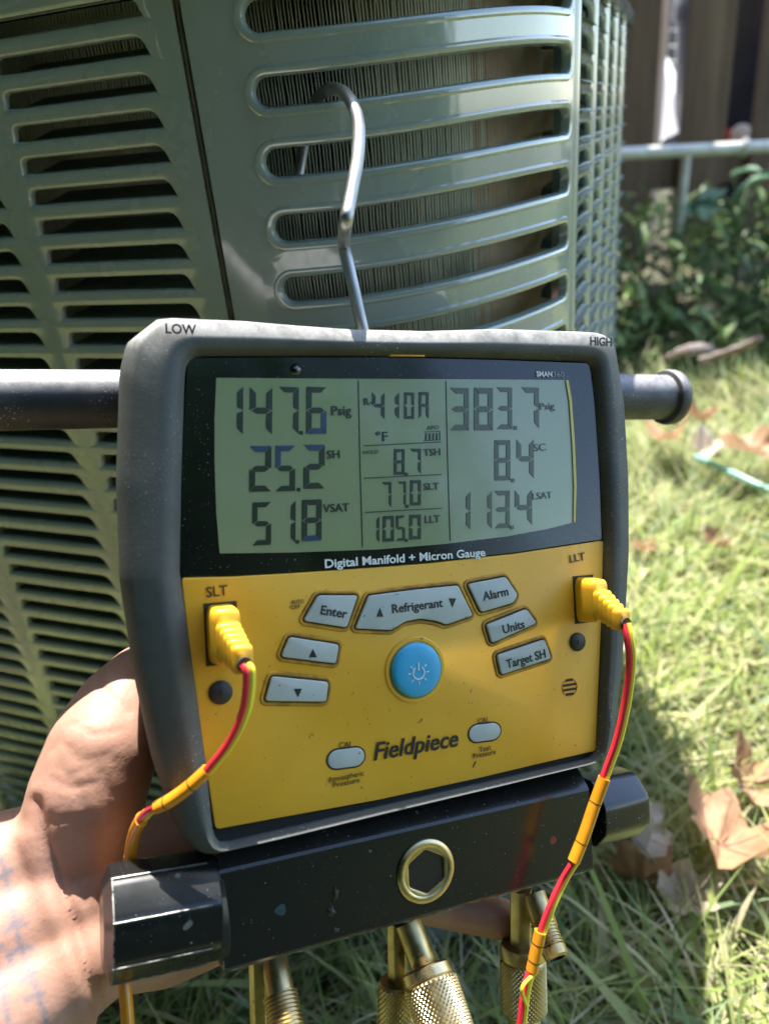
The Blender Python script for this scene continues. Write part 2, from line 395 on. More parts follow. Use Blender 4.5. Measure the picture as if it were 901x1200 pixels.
# -- the far two sides, lid ring, guard wires and base
back = []
for s0, s1, n in ((-SIDE - .30, -SIDE - .06, 16), (ARC + SIDE + .10, ARC + SIDE + .30, 16)):
    uo('rear_panel', plain(s0, s1, ZBOT, ZTOP, n), M['paint'])
far0, far1 = plan(-SIDE - .30), plan(ARC + SIDE + .30)
loop_s = list(np.linspace(-SIDE - RC * math.pi / 2, 0, 30)) + list(np.linspace(0, ARC, 24))[1:] + list(np.linspace(ARC, ARC + SIDE + RC * math.pi / 2, 30))[1:]
def loop(dep):
    P = [plan(s, dep) for s in loop_s]
    # mirror through the unit's middle to close the ring
    mid = UC + (U_ + V_) * (SIDE / 2); return P + [2 * mid - p for p in P][1:-1]
def ringz(dep, z): return [(p[0], p[1], z) for p in loop(dep)]
lid = loft([ringz(-.060, CAM_H + .052), ringz(-.055, CAM_H + .062), ringz(-.03, CAM_H + .064), ringz(-.002, CAM_H + .064), ringz(.003, CAM_H + .0625), ringz(.0045, CAM_H + .060), ringz(.0045, CAM_H + .0545), ringz(.0035, CAM_H + .0525), ringz(.0008, CAM_H + .0525)], False, False)
uo('lid', lid, M['paint'])
uo('base_pan', loft([ringz(.004, .004), ringz(.004, ZBOT + .004), ringz(.0006, ZBOT + .004)], True, False), M['paint'])
mid = UC + (U_ + V_) * (SIDE / 2)
wires = []
for k in range(9):
    r = .03 + k * .022
    wires.append(tube([(mid[0] + r * math.cos(a), mid[1] + r * math.sin(a), CAM_H + .060) for a in np.linspace(0, 2 * math.pi, 49)], .0016, 5))
for a in np.linspace(0, 2 * math.pi, 9)[:-1]:
    wires.append(tube([(mid[0] + .03 * math.cos(a), mid[1] + .03 * math.sin(a), CAM_H + .063), (mid[0] + .23 * math.cos(a), mid[1] + .23 * math.sin(a), CAM_H + .063)], .002, 5))
uo('fan_guard', join(*wires), M['steel'])

# -- condenser coil: hundreds of thin vertical fins behind the slots
fin = []; tanfin = []; pitch = .00185; COIL_END = ARC + SIDE
ss = np.arange(-SIDE, COIL_END, pitch); zz = np.linspace(ZBOT, ZTOP - .004, 52)
DEP = -.026
for s in ss:
    ph = RNG.uniform(0, 6); V = []; jit = RNG.normal(0, .00012); bend = RNG.random() < .05
    for z in zz:
        w = .00016 * math.sin(z * 900 + ph * .15) + jit + (RNG.normal(0, .0004) if bend else RNG.normal(0, .00006))
        V += [SP(s + w - .00034, z, DEP - .012), SP(s + w - .00030, z, DEP), SP(s + w + .00030, z, DEP), SP(s + w + .00034, z, DEP - .012)]
    Fc = [(j * 4 + i, j * 4 + i + 1, j * 4 + i + 5, j * 4 + i + 4) for j in range(len(zz) - 1) for i in range(3)]
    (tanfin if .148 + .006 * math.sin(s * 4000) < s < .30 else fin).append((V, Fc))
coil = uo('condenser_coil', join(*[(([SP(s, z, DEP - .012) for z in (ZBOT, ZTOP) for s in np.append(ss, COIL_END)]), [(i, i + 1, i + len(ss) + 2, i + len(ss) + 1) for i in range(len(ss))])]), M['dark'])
uo('cooling_fins', join(*fin), M['fins'], coil, smooth=False)['kind'] = 'stuff'
uo('sun_tinted_cooling_fins', join(*tanfin), M['sun_fins'], coil, smooth=False)['kind'] = 'stuff'  # sunlit stripe at the coil's right end, painted as tan fins
# ------------------------------------------------------------------ the gauge: its own frame, x right, y up, z out of the face
def cam2w(v): return CW @ np.array(v, float)
r1 = cam2w([0.91632924, -0.06399696, 0.39527852]); r2 = -cam2w([0.02432963, 0.99945361, -0.02237292])
bis = r1 / np.linalg.norm(r1) + 0; dot = r1 @ r2
ex = r1 - .5 * dot * r2; ex /= np.linalg.norm(ex); ey = r2 - (r2 @ ex) * ex; ey /= np.linalg.norm(ey); ez = np.cross(ex, ey)
Z1 = .235
P0 = PX(253, 443, Z1)
def L(px, py, z=0.0):
    r = ray(px, py); o = P0 + ez * z; t = ((o - EYE) @ ez) / (r @ ez); q = EYE + r * t - P0
    return np.array([q @ ex, q @ ey, z])
def L2(px, py, z=0.0): return L(px, py, z)[:2]
def LPT(px, py, depth): 
    q = PX(px, py, depth) - P0; return np.array([q @ ex, q @ ey, q @ ez])
def W2L(p):
    q = np.array(p, float) - P0; return np.array([q @ ex, q @ ey, q @ ez])
def L2W(p): return P0 + ex * p[0] + ey * p[1] + ez * p[2]
gauge = empty('refrigerant_gauge')
gauge.matrix_world = Matrix(((ex[0], ey[0], ez[0], P0[0]), (ex[1], ey[1], ez[1], P0[1]), (ex[2], ey[2], ez[2], P0[2]), (0, 0, 0, 1)))
tag(gauge, 'yellow and black digital manifold gauge with green readout hanging from a wire hook', 'gauge')
def go(name, VF, m, parent=None, **k): return obj(name, VF, m, parent or gauge, **k)

# -- rubber housing
OUT = [(186, 368), (150, 396), (142, 432), (138, 560), (142, 680), (158, 790), (180, 893), (203, 962), (215, 990), (234, 1003), (330, 982), (450, 953), (570, 924), (690, 894), (710, 884), (719, 860), (730, 770), (738, 650), (738, 560), (733, 470), (722, 405), (714, 391), (698, 386), (580, 382), (500, 385), (410, 383), (345, 378), (280, 372)]
INN = [(230, 417), (219, 424), (216, 440), (212, 560), (210, 670), (224, 770), (240, 890), (249, 975), (256, 990), (350, 968), (450, 944), (560, 919), (690, 889), (697, 880), (703, 760), (706, 634), (703, 560), (697, 470), (693, 432), (688, 425), (680, 423), (580, 420), (500, 418), (410, 417), (330, 417)]
def dense(P, n=400):
    P = [np.array(p, float) for p in P] + [np.array(P[0], float)]; out = []
    for a, b in zip(P[:-1], P[1:]):
        for t in np.linspace(0, 1, max(2, int(np.linalg.norm(b - a) / .0008)))[:-1]: out.append(a + (b - a) * t)
    return out
def by_angle(P, c, n=260):
    P = np.array(dense(P)); a = np.unwrap(np.arctan2(P[:, 1] - c[1], P[:, 0] - c[0])); r = np.hypot(P[:, 0] - c[0], P[:, 1] - c[1])
    ang = a % (2 * math.pi); o = np.argsort(ang); ang = ang[o]; r = r[o]
    A = np.linspace(0, 2 * math.pi, n, endpoint=False); ang2 = np.concatenate([ang - 2 * math.pi, ang, ang + 2 * math.pi]); rr = np.concatenate([r, r, r])
    q = np.interp(A, ang2, rr); return [np.array([c[0] + q[i] * math.cos(A[i]), c[1] + q[i] * math.sin(A[i])]) for i in range(n)]
cen = L2(460, 660)
OUTL = ccw(by_angle(roundpoly([L2(*p, .001) for p in OUT], .0014), cen)); INNL = ccw(by_angle(roundpoly([L2(*p) for p in INN], .0022), cen))
def rim(f, z, ins=0.0):
    A = inset(OUTL, ins) if ins else OUTL
    return [tuple(a + (b - a) * f) + (z,) for a, b in zip(A, INNL)]
house = loft([rim(0, -.046, .009), rim(0, -.044, .0065), rim(0, -.030, .0025), rim(0, -.012, .0004), rim(0, -.006), rim(.03, -.002), rim(.10, .0015), rim(.20, .0032), rim(.55, .0042), rim(.62, .0046), rim(.82, .0040), rim(.88, .0032), rim(1, .0006), rim(1.004, -.003)], True, True)
body = go('rubber_housing', house, M['rubber'], angle=50)

# -- front face: black bezel with the display, yellow keypad panel
CUTL = [(212, 676), (270, 675), (340, 671), (400, 667), (450, 663.5), (500, 659.5), (550, 654), (600, 648.5), (650, 641), (706, 632.5)]
BEZ = [(219, 419), (330, 418), (450, 418), (580, 421), (690, 425), (697, 470), (703, 560), (706, 632)] + CUTL[::-1] + [(210, 640), (212, 560), (216, 470)]
bez = go('display_bezel', prism(inset(ccw([L2(*p) for p in BEZ]), .0001), -.004, .0004, .0002, 1), M['bezel'], angle=30)
YEL = [(x, y + .8) for x, y in CUTL] + [(704, 720), (697, 880), (640, 893), (560, 912), (440, 938), (340, 956), (252, 972), (238, 880), (222, 760)]
yel = go('keypad_panel', prism(roundpoly([L2(*p) for p in YEL], .0012, 3), -.006, .0006, .0004), M['yellow'], angle=30)
go('bottom_gap', prism([L2(*p) for p in [(245, 975), (430, 943), (700, 882), (700, 896), (430, 957), (247, 990)]], -.006, -.0012), M['dark'])
go('face_latch', prism([L2(*p) for p in [(455, 414), (496, 414.5), (496, 418.5), (455, 418)]], .0005, .0014, .0003), M['yellow'])

# -- display
LCD = [(253, 443), (300, 443.3), (400, 444), (520, 444.5), (600, 445), (662, 445.5), (666, 470), (669.5, 520), (671.5, 570), (671, 612), (640, 620), (590, 629), (520, 637.5), (440, 644), (340, 647.5), (257, 648.5), (253, 600), (251, 540), (251, 490)]
lcd = go('display', prism([L2(*p) for p in LCD], .0002, .0006), M['lcd'])
EDGE = [(661, 446), (665, 470), (668.5, 520), (670.5, 570), (670, 612), (672, 612), (673.5, 570), (671.5, 520), (668, 470), (664, 446)]
go('light_guide', prism([L2(*p) for p in EDGE], .0003, .0011), M['lcd_edge'], lcd)
ZS = .0008
SEGM = {'0': 'abcdef', '1': 'bc', '2': 'abged', '3': 'abgcd', '4': 'fgbc', '5': 'afgcd', '6': 'afgcde', '7': 'abc', '8': 'abcdefg', 'A': 'abcefg'}
def seg_polys(ch, x0, y0, x1, y1, blue=''):
    """one seven-segment character in the display plane, as flat segments; y0 is the top"""
    a, b, c, d = L2(x0, y0), L2(x1, y0), L2(x1, y1), L2(x0, y1)
    w = np.linalg.norm(b - a); h = np.linalg.norm(a - d); t = min(.265 * w, .0026) if ch != '1' else w * .72
    if ch == '1': w2 = w
    def q(x, y): return np.array([a[0], d[1]]) + np.array([x + (y / h - .5) * h * .055, y])
    g = t * .07; out = []
    H = h / 2
    S = {'a': [(g, h), (w - g, h), (w - t - g, h - t), (t + g, h - t)], 'd': [(t + g, t), (w - t - g, t), (w - g, 0), (g, 0)],
         'f': [(0, h - g), (t, h - t - g), (t, H + t * .5 + g), (0, H + g)], 'e': [(0, H - g), (t, H - t * .5 - g), (t, t + g), (0, g)],
         'b': [(w, h - g), (w, H + g), (w - t, H + t * .5 + g), (w - t, h - t - g)], 'c': [(w, H - g), (w, g), (w - t, t + g), (w - t, H - t * .5 - g)],
         'g': [(t * .3 + g, H), (t + g, H + t * .5), (w - t - g, H + t * .5), (w - t * .3 - g, H), (w - t - g, H - t * .5), (t + g, H - t * .5)]}
    return [(s, [q(*p) for p in S[s]]) for s in SEGM[ch]]
def number(m, items, dots=(), blue=()):
    parts, bl = [], []
    for i, (ch, x0, y0, x1, y1) in enumerate(items):
        for s, P in seg_polys(ch, x0, y0, x1, y1): (bl if (i, s) in blue else parts).append(prism(P, .0006, ZS))
    for x, y, r in dots:
        c = L2(x, y); q = L2(x + r, y)[0] - c[0]; parts.append(prism([c + np.array((k[0] * q - .0002, k[1] * q - .0005)) for k in ((-1, -1), (1, -1), (1, 1), (-1, 1))], .0006, ZS + .00005))
    go('digits', join(*parts), m, lcd, smooth=False)
    if bl: go('digits', join(*bl), M['seg_blue'], lcd, smooth=False)
S_ = M['seg']; SP2 = M['seg_pale']
number(S_, [('1', 273.5, 453, 283, 509), ('4', 291, 453.5, 317, 509), ('7', 325, 453.5, 348, 508.5), ('6', 357, 453.5, 380.5, 508.5)], [(353, 505.5, 2.0)], {(3, 'd'), (3, 'c')})
number(S_, [('2', 290.5, 523, 316, 576.5), ('5', 321, 522.5, 344, 576), ('2', 354, 521.5, 378.5, 573)], [(349.8, 572, 2.0)], {(0, 'a'), (1, 'a'), (1, 'f'), (2, 'a')})
number(S_, [('5', 294, 589, 316, 639.5), ('1', 337, 587, 344.5, 636), ('8', 352, 586, 375, 634.5)], [(348.6, 633, 2.0)], {(2, 'd')})
number(S_, [('4', 434.5, 460, 449, 491), ('1', 459.5, 460, 466, 491), ('0', 472, 460, 483.5, 491), ('A', 489, 459.5, 500.5, 490.5)])
number(S_, [('8', 460, 526.5, 472.5, 556.5), ('7', 479, 526, 491.5, 555)], [(475.8, 554, 1.6)])
number(S_, [('7', 446, 565, 457, 594.5), ('7', 464.5, 564.5, 474, 593.5), ('0', 479, 563, 491.5, 592.5)], [(476.8, 591.5, 1.6)])
number(S_, [('1', 438.5, 605.5, 443, 635), ('0', 447, 605, 460, 635), ('5', 462.5, 604.5, 473, 634), ('0', 478, 603.5, 491.5, 632.5)], [(475.8, 631.5, 1.6)])
number(SP2, [('3', 525, 454.5, 547, 504.5), ('8', 553, 454.5, 575, 504.5), ('3', 579.5, 454, 597.5, 503), ('7', 608.5, 454, 629, 502)], [(603, 500, 2.0)])
number(SP2, [('8', 577, 516, 595.5, 563.5), ('4', 603, 515, 623, 561)], [(600, 561.5, 1.9)])
number(SP2, [('1', 542, 576.5, 549, 621), ('1', 567, 576, 574, 620), ('3', 577, 575.5, 595, 619.5), ('4', 601, 574.5, 621, 616)], [(599, 616.5, 1.9)])
def line(pts, w, m, name='divider', z=ZS, parent=None):
    parts = []
    for a, b in zip(pts[:-1], pts[1:]):
        a, b = L2(*a), L2(*b); d = (b - a) / np.linalg.norm(b - a); n = np.array([-d[1], d[0]]) * w / 2; parts.append(prism([a + n, a - n, b - n, b + n], z - .0002, z))
    return go(name, join(*parts), m, parent or lcd, smooth=False)
for p in ([(419, 447), (421, 540), (424, 641)], [(521.5, 447), (523.5, 540), (526.5, 634)], [(425.5, 522.5), (516, 518)], [(426, 560.5), (516.5, 556)], [(427, 600.5), (517, 595.5)]): line(p, .00028, S_)

def text(s, pL, pR, hpx, m, parent, z=ZS, bold=0.0, shear=0.0, name='lettering', depth=.00012, fixw=True):
    """lettering laid on the face between two photo points of its baseline"""
    c = bpy.data.curves.new('lettering', 'FONT'); c.body = s; c.offset = bold; c.shear = shear; c.resolution_u = 3
    c.extrude = .01; o = bpy.data.objects.new('tmp_lettering', c)
    me = bpy.data.meshes.new_from_object(o); bpy.data.objects.remove(o)
    n = len(me.vertices); A = np.empty(n * 3); me.vertices.foreach_get('co', A); A = A.reshape(-1, 3)
    lo, hi = A.min(0), A.max(0)
    a, b = L2(*pL), L2(*pR); d = b - a; W = np.linalg.norm(d); d /= W; nn = np.array([-d[1], d[0]])
    mx = (pL[0] + pR[0]) / 2; my = (pL[1] + pR[1]) / 2; Hh = np.linalg.norm(L2(mx, my) - L2(mx, my - hpx))
    sx = W / (hi[0] - lo[0]); cap = .70; sy = Hh / cap
    x = (A[:, 0] - lo[0]) * sx; y = A[:, 1] * sy
    B = np.empty_like(A); B[:, 0] = a[0] + d[0] * x + nn[0] * y; B[:, 1] = a[1] + d[1] * x + nn[1] * y; B[:, 2] = z + (A[:, 2] > 0) * depth
    me.vertices.foreach_set('co', B.ravel()); me.update(); me.materials.clear(); me.materials.append(m); me.name = 'lettering'
    return link(name, me, None, parent)
for a in (('Psig', (388, 487), (411, 486.5), 11), ('SH', (382.5, 537.5), (397.5, 537), 9.5), ('VSAT', (378, 600.5), (408.5, 599), 9.5), ('R-', (426, 475), (435, 474.7), 8), ('°F', (440, 517.5), (454, 517), 11), ('TSH', (495.5, 534.5), (515, 533.5), 8), ('SLT', (495.5, 574.5), (513.5, 573.5), 8), ('LLT', (497, 613), (514.5, 612), 8.5)):
    text(*a, S_, lcd, bold=.012)
for a in (('HOLD', (425, 532.5), (442.5, 531.7), 4.5), ('APO', (499.5, 504), (513, 503.3), 5), ('Psig', (631.5, 480.5), (648.5, 479.5), 8), ('SC', (624.5, 529), (638.5, 528), 8.5), ('LSAT', (623, 585.5), (645.5, 583.8), 8)): text(*a, SP2, lcd)
for k in range(4): line([(498 + k * 4.2, 515.5), (498.4 + k * 4.2, 508)], .00062, S_, 'battery_icon')
line([(495.5, 516.5), (514.5, 515.5)], .00025, S_, 'battery_icon'); line([(496, 506.5), (514, 505.6)], .00022, S_, 'battery_icon'); line([(514.5, 515.5), (514.2, 506)], .00025, S_, 'battery_icon')
text('SMAN', (627, 441.5), (645.5, 441.8), 6, M['white_ink'], bez, bold=.03)
text('360', (646.5, 441.8), (659.5, 442), 6, M['grey_ink'], bez)
text('Digital Manifold + Micron Gauge', (380, 665.5), (567.5, 651.5), 9.5, M['white_ink'], bez, z=.0007, bold=.022)
text('LOW', (191.5, 395), (227, 396.5), 11, M['ink'], body, z=.0049, bold=.02, depth=.0003)
text('HIGH', (682, 407.5), (707, 409), 9.5, M['ink'], body, z=.0047, bold=.02, depth=.0003)
drop = L2(346, 433); go('water_drop', lathe([(.0019, 0), (.0016, .0005), (.0008, .0008), (.0001, .0009)], (drop[0], drop[1], .0004), (0, 0, 1), 16), mat('water_drop', (.01, .012, .011), .02, coat=1), bez)

ZY = .0009
text('SLT', (241.5, 700), (266.5, 697), 12, M['ink_soft'], yel, z=ZY, bold=.012)
text('LLT', (666.5, 659.5), (684, 656), 9, M['ink_soft'], yel, z=ZY, bold=.012)
text('AUTO', (340, 708), (355.5, 706.8), 5, M['ink_soft'], yel, z=ZY); text('OFF', (340.5, 714), (351, 713), 5, M['ink_soft'], yel, z=ZY)
text('CAL', (396.5, 876), (412, 874.5), 6.5, M['ink_soft'], yel, z=ZY)
text('Atmospheric', (383.5, 916.5), (425.5, 908), 6.2, M['ink_soft'], yel, z=ZY); text('Pressure', (389.5, 922.5), (420.5, 916), 6.2, M['ink_soft'], yel, z=ZY)
text('CAL', (559, 847.5), (571.5, 845.5), 6, M['ink_soft'], yel, z=ZY)
text('Test', (560, 881), (574, 878), 6, M['ink_soft'], yel, z=ZY); text('Pressure', (553.5, 888.5), (579.5, 883), 6, M['ink_soft'], yel, z=ZY)
text('Fieldpiece', (437, 890.5), (536, 873.5), 20, M['ink'], yel, z=ZY, bold=.014, shear=.24)
line([(553, 899), (556.5, 892)], .0003, M['ink_soft'], 'scratch', ZY, yel)

# -- keys
def key(P, labels=(), r=.0011, m=None, name='key'):
    Q = ccw(roundpoly([L2(*p) for p in P], r, 5)); mm = m or M['button']
    k = go(name, prism(Q, .0004, .0019, .00035), mm, angle=60)
    go('key_gap', prism(inset(Q, -.00045), .0004, .00075), M['grime'], k)
    o1, o2, o3, o4 = inset(Q, -.0004), inset(Q, -.0008), inset(Q, -.0013), inset(Q, -.0018)
    go('key_border', loft([[(*p, .0006) for p in o1], [(*p, .00115) for p in o2], [(*p, .00115) for p in o3], [(*p, .0005) for p in o4]], False, False), M['yellow_dirty'], k)
    for l in labels:
        if l[0] == 'up' or l[0] == 'down':
            x, y, w, h = l[1:]; T = [(x, y - h), (x + w, y + h), (x - w, y + h)] if l[0] == 'up' else [(x, y + h), (x + w, y - h), (x - w, y - h)]
            go('arrow', prism([L2(*p) for p in T], .0017, .00205), M['ink'], k)
        else: text(*l, M['ink'], k, z=.00195, bold=.016)
    return k
key([(371, 697.5), (417, 697.5), (404, 735), (354, 727)], [('Enter', (373, 719), (403.5, 724), 10.5)])
key([(337.5, 746), (395, 755), (391.5, 777), (328, 769)], [('up', 364.5, 764.5, 4.6, 5)])
key([(317, 792), (383, 798.5), (380, 821.5), (309, 820.5)], [('down', 347, 811, 4.6, 5)])
key([(430, 698), (480, 691.5), (534, 686), (551, 721), (520, 731.5), (508, 727), (490, 724.5), (472, 728), (456, 738), (414.5, 736)], [('up', 442.5, 717, 4, 5.2), ('down', 527, 706, 4.2, 5.2), ('Refrigerant', (457, 718), (516, 710.5), 10)], .0009)
key([(545.5, 684.5), (589.5, 676), (603.5, 697), (598.5, 706), (561, 717)], [('Alarm', (563, 703.5), (592.5, 697), 10)])
key([(567, 732), (614, 713.5), (625.5, 730), (573.5, 753)], [('Units', (586.5, 742), (611.5, 735), 10)])
key([(579.5, 767.5), (635, 749), (642.5, 771), (584.5, 790)], [('Target SH', (590.5, 782.5), (636, 769.5), 10)])
def pill(cx, cy, w, h, tilt):
    P = [];  r = h / 2
    for t in np.linspace(-90, 90, 9): P.append((w / 2 - r + r * math.cos(R_(t)), r * math.sin(R_(t))))
    for t in np.linspace(90, 270, 9): P.append((-w / 2 + r + r * math.cos(R_(t)), r * math.sin(R_(t))))
    return [(cx + x, cy + y - x * tilt) for x, y in P]
for a in ((404.5, 888, 43, 22, .13), (566.5, 858, 37, 20, .13)):
    Q = ccw([L2(*p) for p in pill(*a)]); k = go('calibration_key', prism(Q, .0003, .0010, .0003), M['button']); go('key_gap', prism(inset(Q, -.0005), .0004, .00075), M['grime'], k)
# power key
pc = L2(485.5, 784.5); pr = np.linalg.norm(L2(485.5, 752.5) - pc)
go('key_rim', lathe([(pr + .0023, .0005), (pr + .0016, .0011), (pr + .0006, .0011), (pr + .0003, .0004)], (*pc, 0), (0, 0, 1), 64, None, False, False), M['yellow'])
pk = go('power_key', lathe([(pr, .0004), (pr, .0018), (pr - .0004, .0025), (pr - .0016, .0029), (pr * .5, .0030), (.0001, .0030)], (*pc, 0), (0, 0, 1), 64, None, True, True), M['blue'], angle=50)
sym = []; pi_ = L2(486, 787)
ri = .0021
arc = [pi_ + ri * np.array([math.cos(a), math.sin(a)]) for a in np.linspace(R_(125), R_(415), 18)]
def strip(P, w, z0, z1):
    out = []
    for a, b in zip(P[:-1], P[1:]):
        a, b = np.array(a), np.array(b); d = (b - a) / np.linalg.norm(b - a); n = np.array([-d[1], d[0]]) * w / 2; out.append(prism([a + n, a - n, b - n, b + n], z0, z1))
    return out
sym += strip(arc, .00042, .0029, .0032) + strip([pi_ + (0, .0008), pi_ + (0, .0034)], .00042, .0029, .0032)
for a in (R_(x) for x in (-90, -135, -45, 180, 0, 140, 40)):
    d = np.array([math.cos(a), math.sin(a)]); sym += strip([pi_ + d * .0028, pi_ + d * .0039], .0003, .0029, .0032)
go('power_symbol', join(*sym), M['white_ink'], pk, smooth=False)
# screws and speaker vent
for (x, y, r) in ((258, 811, .0036), (675, 752, .0034)):
    c = L2(x, y); s_ = go('screw_plug', lathe([(r, .0005), (r, .0012), (r - .0004, .0015), (.0001, .0015)], (*c, 0), (0, 0, 1), 32), M['screw'])
    go('screw_slot', prism([c + np.array(k) * .001 for k in ((-.28, -.9), (.28, -.9), (.28, .9), (-.28, .9))], .0014, .0017), M['ink'], s_)
vc = L2(666, 805); vr = .0031
go('vent_recess', lathe([(vr + .0004, .0005), (vr + .0002, .0009), (vr, .0005)], (*vc, 0), (0, 0, 1), 32, None, False, False), M['yellow'])
for k in range(4):
    yy = (k - 1.5) * .0017; hw = math.sqrt(max(vr ** 2 - yy ** 2, 0)) * .95
    go('vent_slot', prism([vc + np.array([-hw, yy - .0004]), vc + np.array([hw, yy - .0004]), vc + np.array([hw, yy + .0004]), vc + np.array([-hw, yy + .0004])], .0005, .0009), M['grime'])

# -- manifold block
BLK = [(247, 1006), (260, 1142), (697, 1020), (691, 897)]
ZB = .001
b0, b1, b2, b3 = [L(*p, ZB) for p in BLK]
bd = b2 - b1; bl = np.linalg.norm(bd); bx = bd / bl; by = np.array([-bx[1], bx[0], 0])
bh = .5 * ((b0 - b1) @ by + (b3 - b2) @ by)
# cross-section in (by, z), extruded along bx
def sect(x, ins=0.0):
    S = [(0, -.030), (0, ZB - .0012), (.0003, ZB - .0003), (.0012, ZB)]
    S += [(bh - .0072, ZB), (bh - .0062, ZB - .0004), (bh - .0016, ZB - .0050), (bh - .0005, ZB - .0064), (bh, ZB - .0080), (bh, -.030)]
    cy_, cz_ = bh / 2, -.014
    return [b1 * [1, 1, 0] + bx * x + by * (cy_ + (a - cy_) * (1 - ins)) + np.array([0, 0, cz_ + (c - cz_) * (1 - ins)]) for a, c in S]
blk = go('manifold_block', loft([sect(0, .06), sect(.0008), sect(bl - .0008), sect(bl, .06)]), M['anod'], angle=12)
def bp(px, py):                                # photo point on the block's front
    q = L(px, py, ZB); return q
# worn bright lower edge
wv = [b1 * [1, 1, 0] + bx * x + by * (.00012 + .00008 * math.sin(x * 900)) + np.array([0, 0, ZB - .0009]) for x in np.linspace(.002, bl - .001, 60)]
go('worn_edge', tube(wv, [.0004 + .00025 * abs(noise.noise(Vector((i * .35, 0, 0)))) * 2 for i in range(60)], 6), M['worn'], blk)
for y0, y1 in ((.03, .10), (.14, .2), (.42, .5), (.56, .62), (.68, .83)):
    wv = [b1 * [1, 1, 0] + bx * .0007 + by * (bh * y) + np.array([0, 0, ZB - .0001]) for y in np.linspace(y0, y1, 8)]; go('worn_edge', tube(wv, [.00012, .0003, .0002, .0004, .0003, .0002, .0003, .0001], 6), M['worn'], blk)
# sight glass
sg = bp(498.5, 1021); sr = .0099
ring = go('sight_glass_ring', lathe([(sr + .0007, ZB - .0004), (sr + .0006, ZB + .0006), (sr, ZB + .0011), (sr - .0016, ZB + .0011), (sr - .0021, ZB + .0007), (sr - .0027, ZB + .0006)], (sg[0], sg[1], 0), (0, 0, 1), 48, None, False, False), M['brass_lit'], blk)
def hexr(a, k): 
    if k == 0: return 1
    return 1 if k < 1 else (math.cos(math.pi / 6) / math.cos((a % (math.pi / 3)) - math.pi / 6)) * (1.0)
go('hexagon_recess', lathe([(sr - .0020, ZB + .0004), (sr - .0020, ZB + .0002), (sr - .0022, ZB - .0002), (.0002, ZB - .0002)][:0] + [(sr - .0012, ZB + .0008), (sr - .0019, ZB + .0009), (sr - .0024, ZB + .0007), (sr - .0026, ZB + .0001)], (sg[0], sg[1], 0), (0, 0, 1), 48, hexr, False, False, .3), M['brass'], ring)
go('sight_glass', lathe([(sr - .0020, ZB + .00014), (.0001, ZB + .0001)], (sg[0], sg[1], 0), (0, 0, 1), 48, hexr, False, True, .3), M['bore'], ring)
c = bp(329, 1067); go('paint_dab', lathe([(.0018, ZB - .0002), (.0017, ZB + .0001), (.0001, ZB + .0001)], (c[0], c[1], 0), (0, 0, 1), 20, lambda a, k: 1 + .12 * math.sin(3 * a)), M['blue_dab'], blk)
c = bp(648, 985); go('paint_dab', lathe([(.0015, ZB - .0002), (.0014, ZB + .0001), (.0001, ZB + .0001)], (c[0], c[1], 0), (0, 0, 1), 20), M['red_dab'], blk)
for (x, y, w, h) in ((393, 1048, .0011, .0022), (388, 1069, .0014, .0015), (393, 1091, .0013, .0009)):
    c = bp(x, y); go('tar_spot', lathe([(1, ZB - .0002), (.9, ZB + .0002), (.05, ZB + .0004)], (0, 0, 0), (0, 0, 1), 28, lambda a, k: 1 + .10 * math.sin(3 * a + x) + .16 * math.sin(5 * a + y) + .14 * math.sin(7 * a)), M['ink'], blk)
    o = COL.objects[-1] if False else bpy.data.objects[[k for k in bpy.data.objects.keys() if k.startswith('tar_spot')][-1]]
    me = o.data; A = np.empty(len(me.vertices) * 3); me.vertices.foreach_get('co', A); A = A.reshape(-1, 3); A[:, 0] = A[:, 0] * w + c[0]; A[:, 1] = A[:, 1] * h + c[1]; me.vertices.foreach_set('co', A.ravel())
# knobs at both ends of the block: faceted barrels on the block's axis
def barrel(pa, pb, r, z, tap0, tap1, n=8, rot=0.0):
    a = L(*pa, z); b = L(*pb, z); ax = b - a; LL = np.linalg.norm(ax); ax /= LL
    rad = lambda ang, k: 1.0
    u = np.array([-ax[1], ax[0], 0]); v = np.array([0, 0, 1.0]); P = roundpoly([(math.cos(t), math.sin(t)) for t in (rot + 2 * math.pi * (i + .5) / n for i in range(n))], .16, 5)
    def ringat(x, k): return [a + ax * x + (u * p[0] + v * p[1]) * r * k for p in P]
    prof = [(0, .30 if tap0 else .9), (0, .72 if tap0 else .97), (.0022 if tap0 else .0003, 1.0), (LL - (.0030 if tap1 else .0003), 1.0)]
    if tap1: prof += [(LL - .0015, .97), (LL - .0004, .88), (LL, .70)]
    else: prof += [(LL, .97)]
    return loft([ringat(x, k) for x, k in prof])
def edge_lines(pa, pb, r, z, n=8, rot=0.0, ks=()):
    a = L(*pa, z); b = L(*pb, z); ax = b - a; LL = np.linalg.norm(ax); ax /= LL; u = np.array([-ax[1], ax[0], 0]); v = np.array([0, 0, 1.0]); out = []
    for i in ks:
        t = rot + 2 * math.pi * (i + .5) / n; q = (u * math.cos(t) + v * math.sin(t)) * r * .985
        out.append(tube([a + ax * x + q for x in np.linspace(.0022, LL - .003, 12)], [.00022 + .00012 * abs(math.sin(j * 2.3 + i)) for j in range(12)], 6))
        t2 = rot + 2 * math.pi * (i + 1.5) / n; q2 = (u * math.cos(t2) + v * math.sin(t2)) * r * .985
        if i != ks[-1]: out.append(tube([a + ax * .0024 + q * (1 - f) + q2 * f for f in np.linspace(.04, .96, 8)], [.0002 + .00016 * abs(math.sin(j * 1.7 + i)) for j in range(8)], 6))
    return join(*out)
kn = go('valve_knob', barrel((119, 1083), (250, 1058), .0163, -.006, True, False), M['anod'], angle=25)
go('worn_edge', edge_lines((119, 1083), (250, 1058), .0163, -.006, ks=(0, 1, 2, 3)), M['worn'], kn)
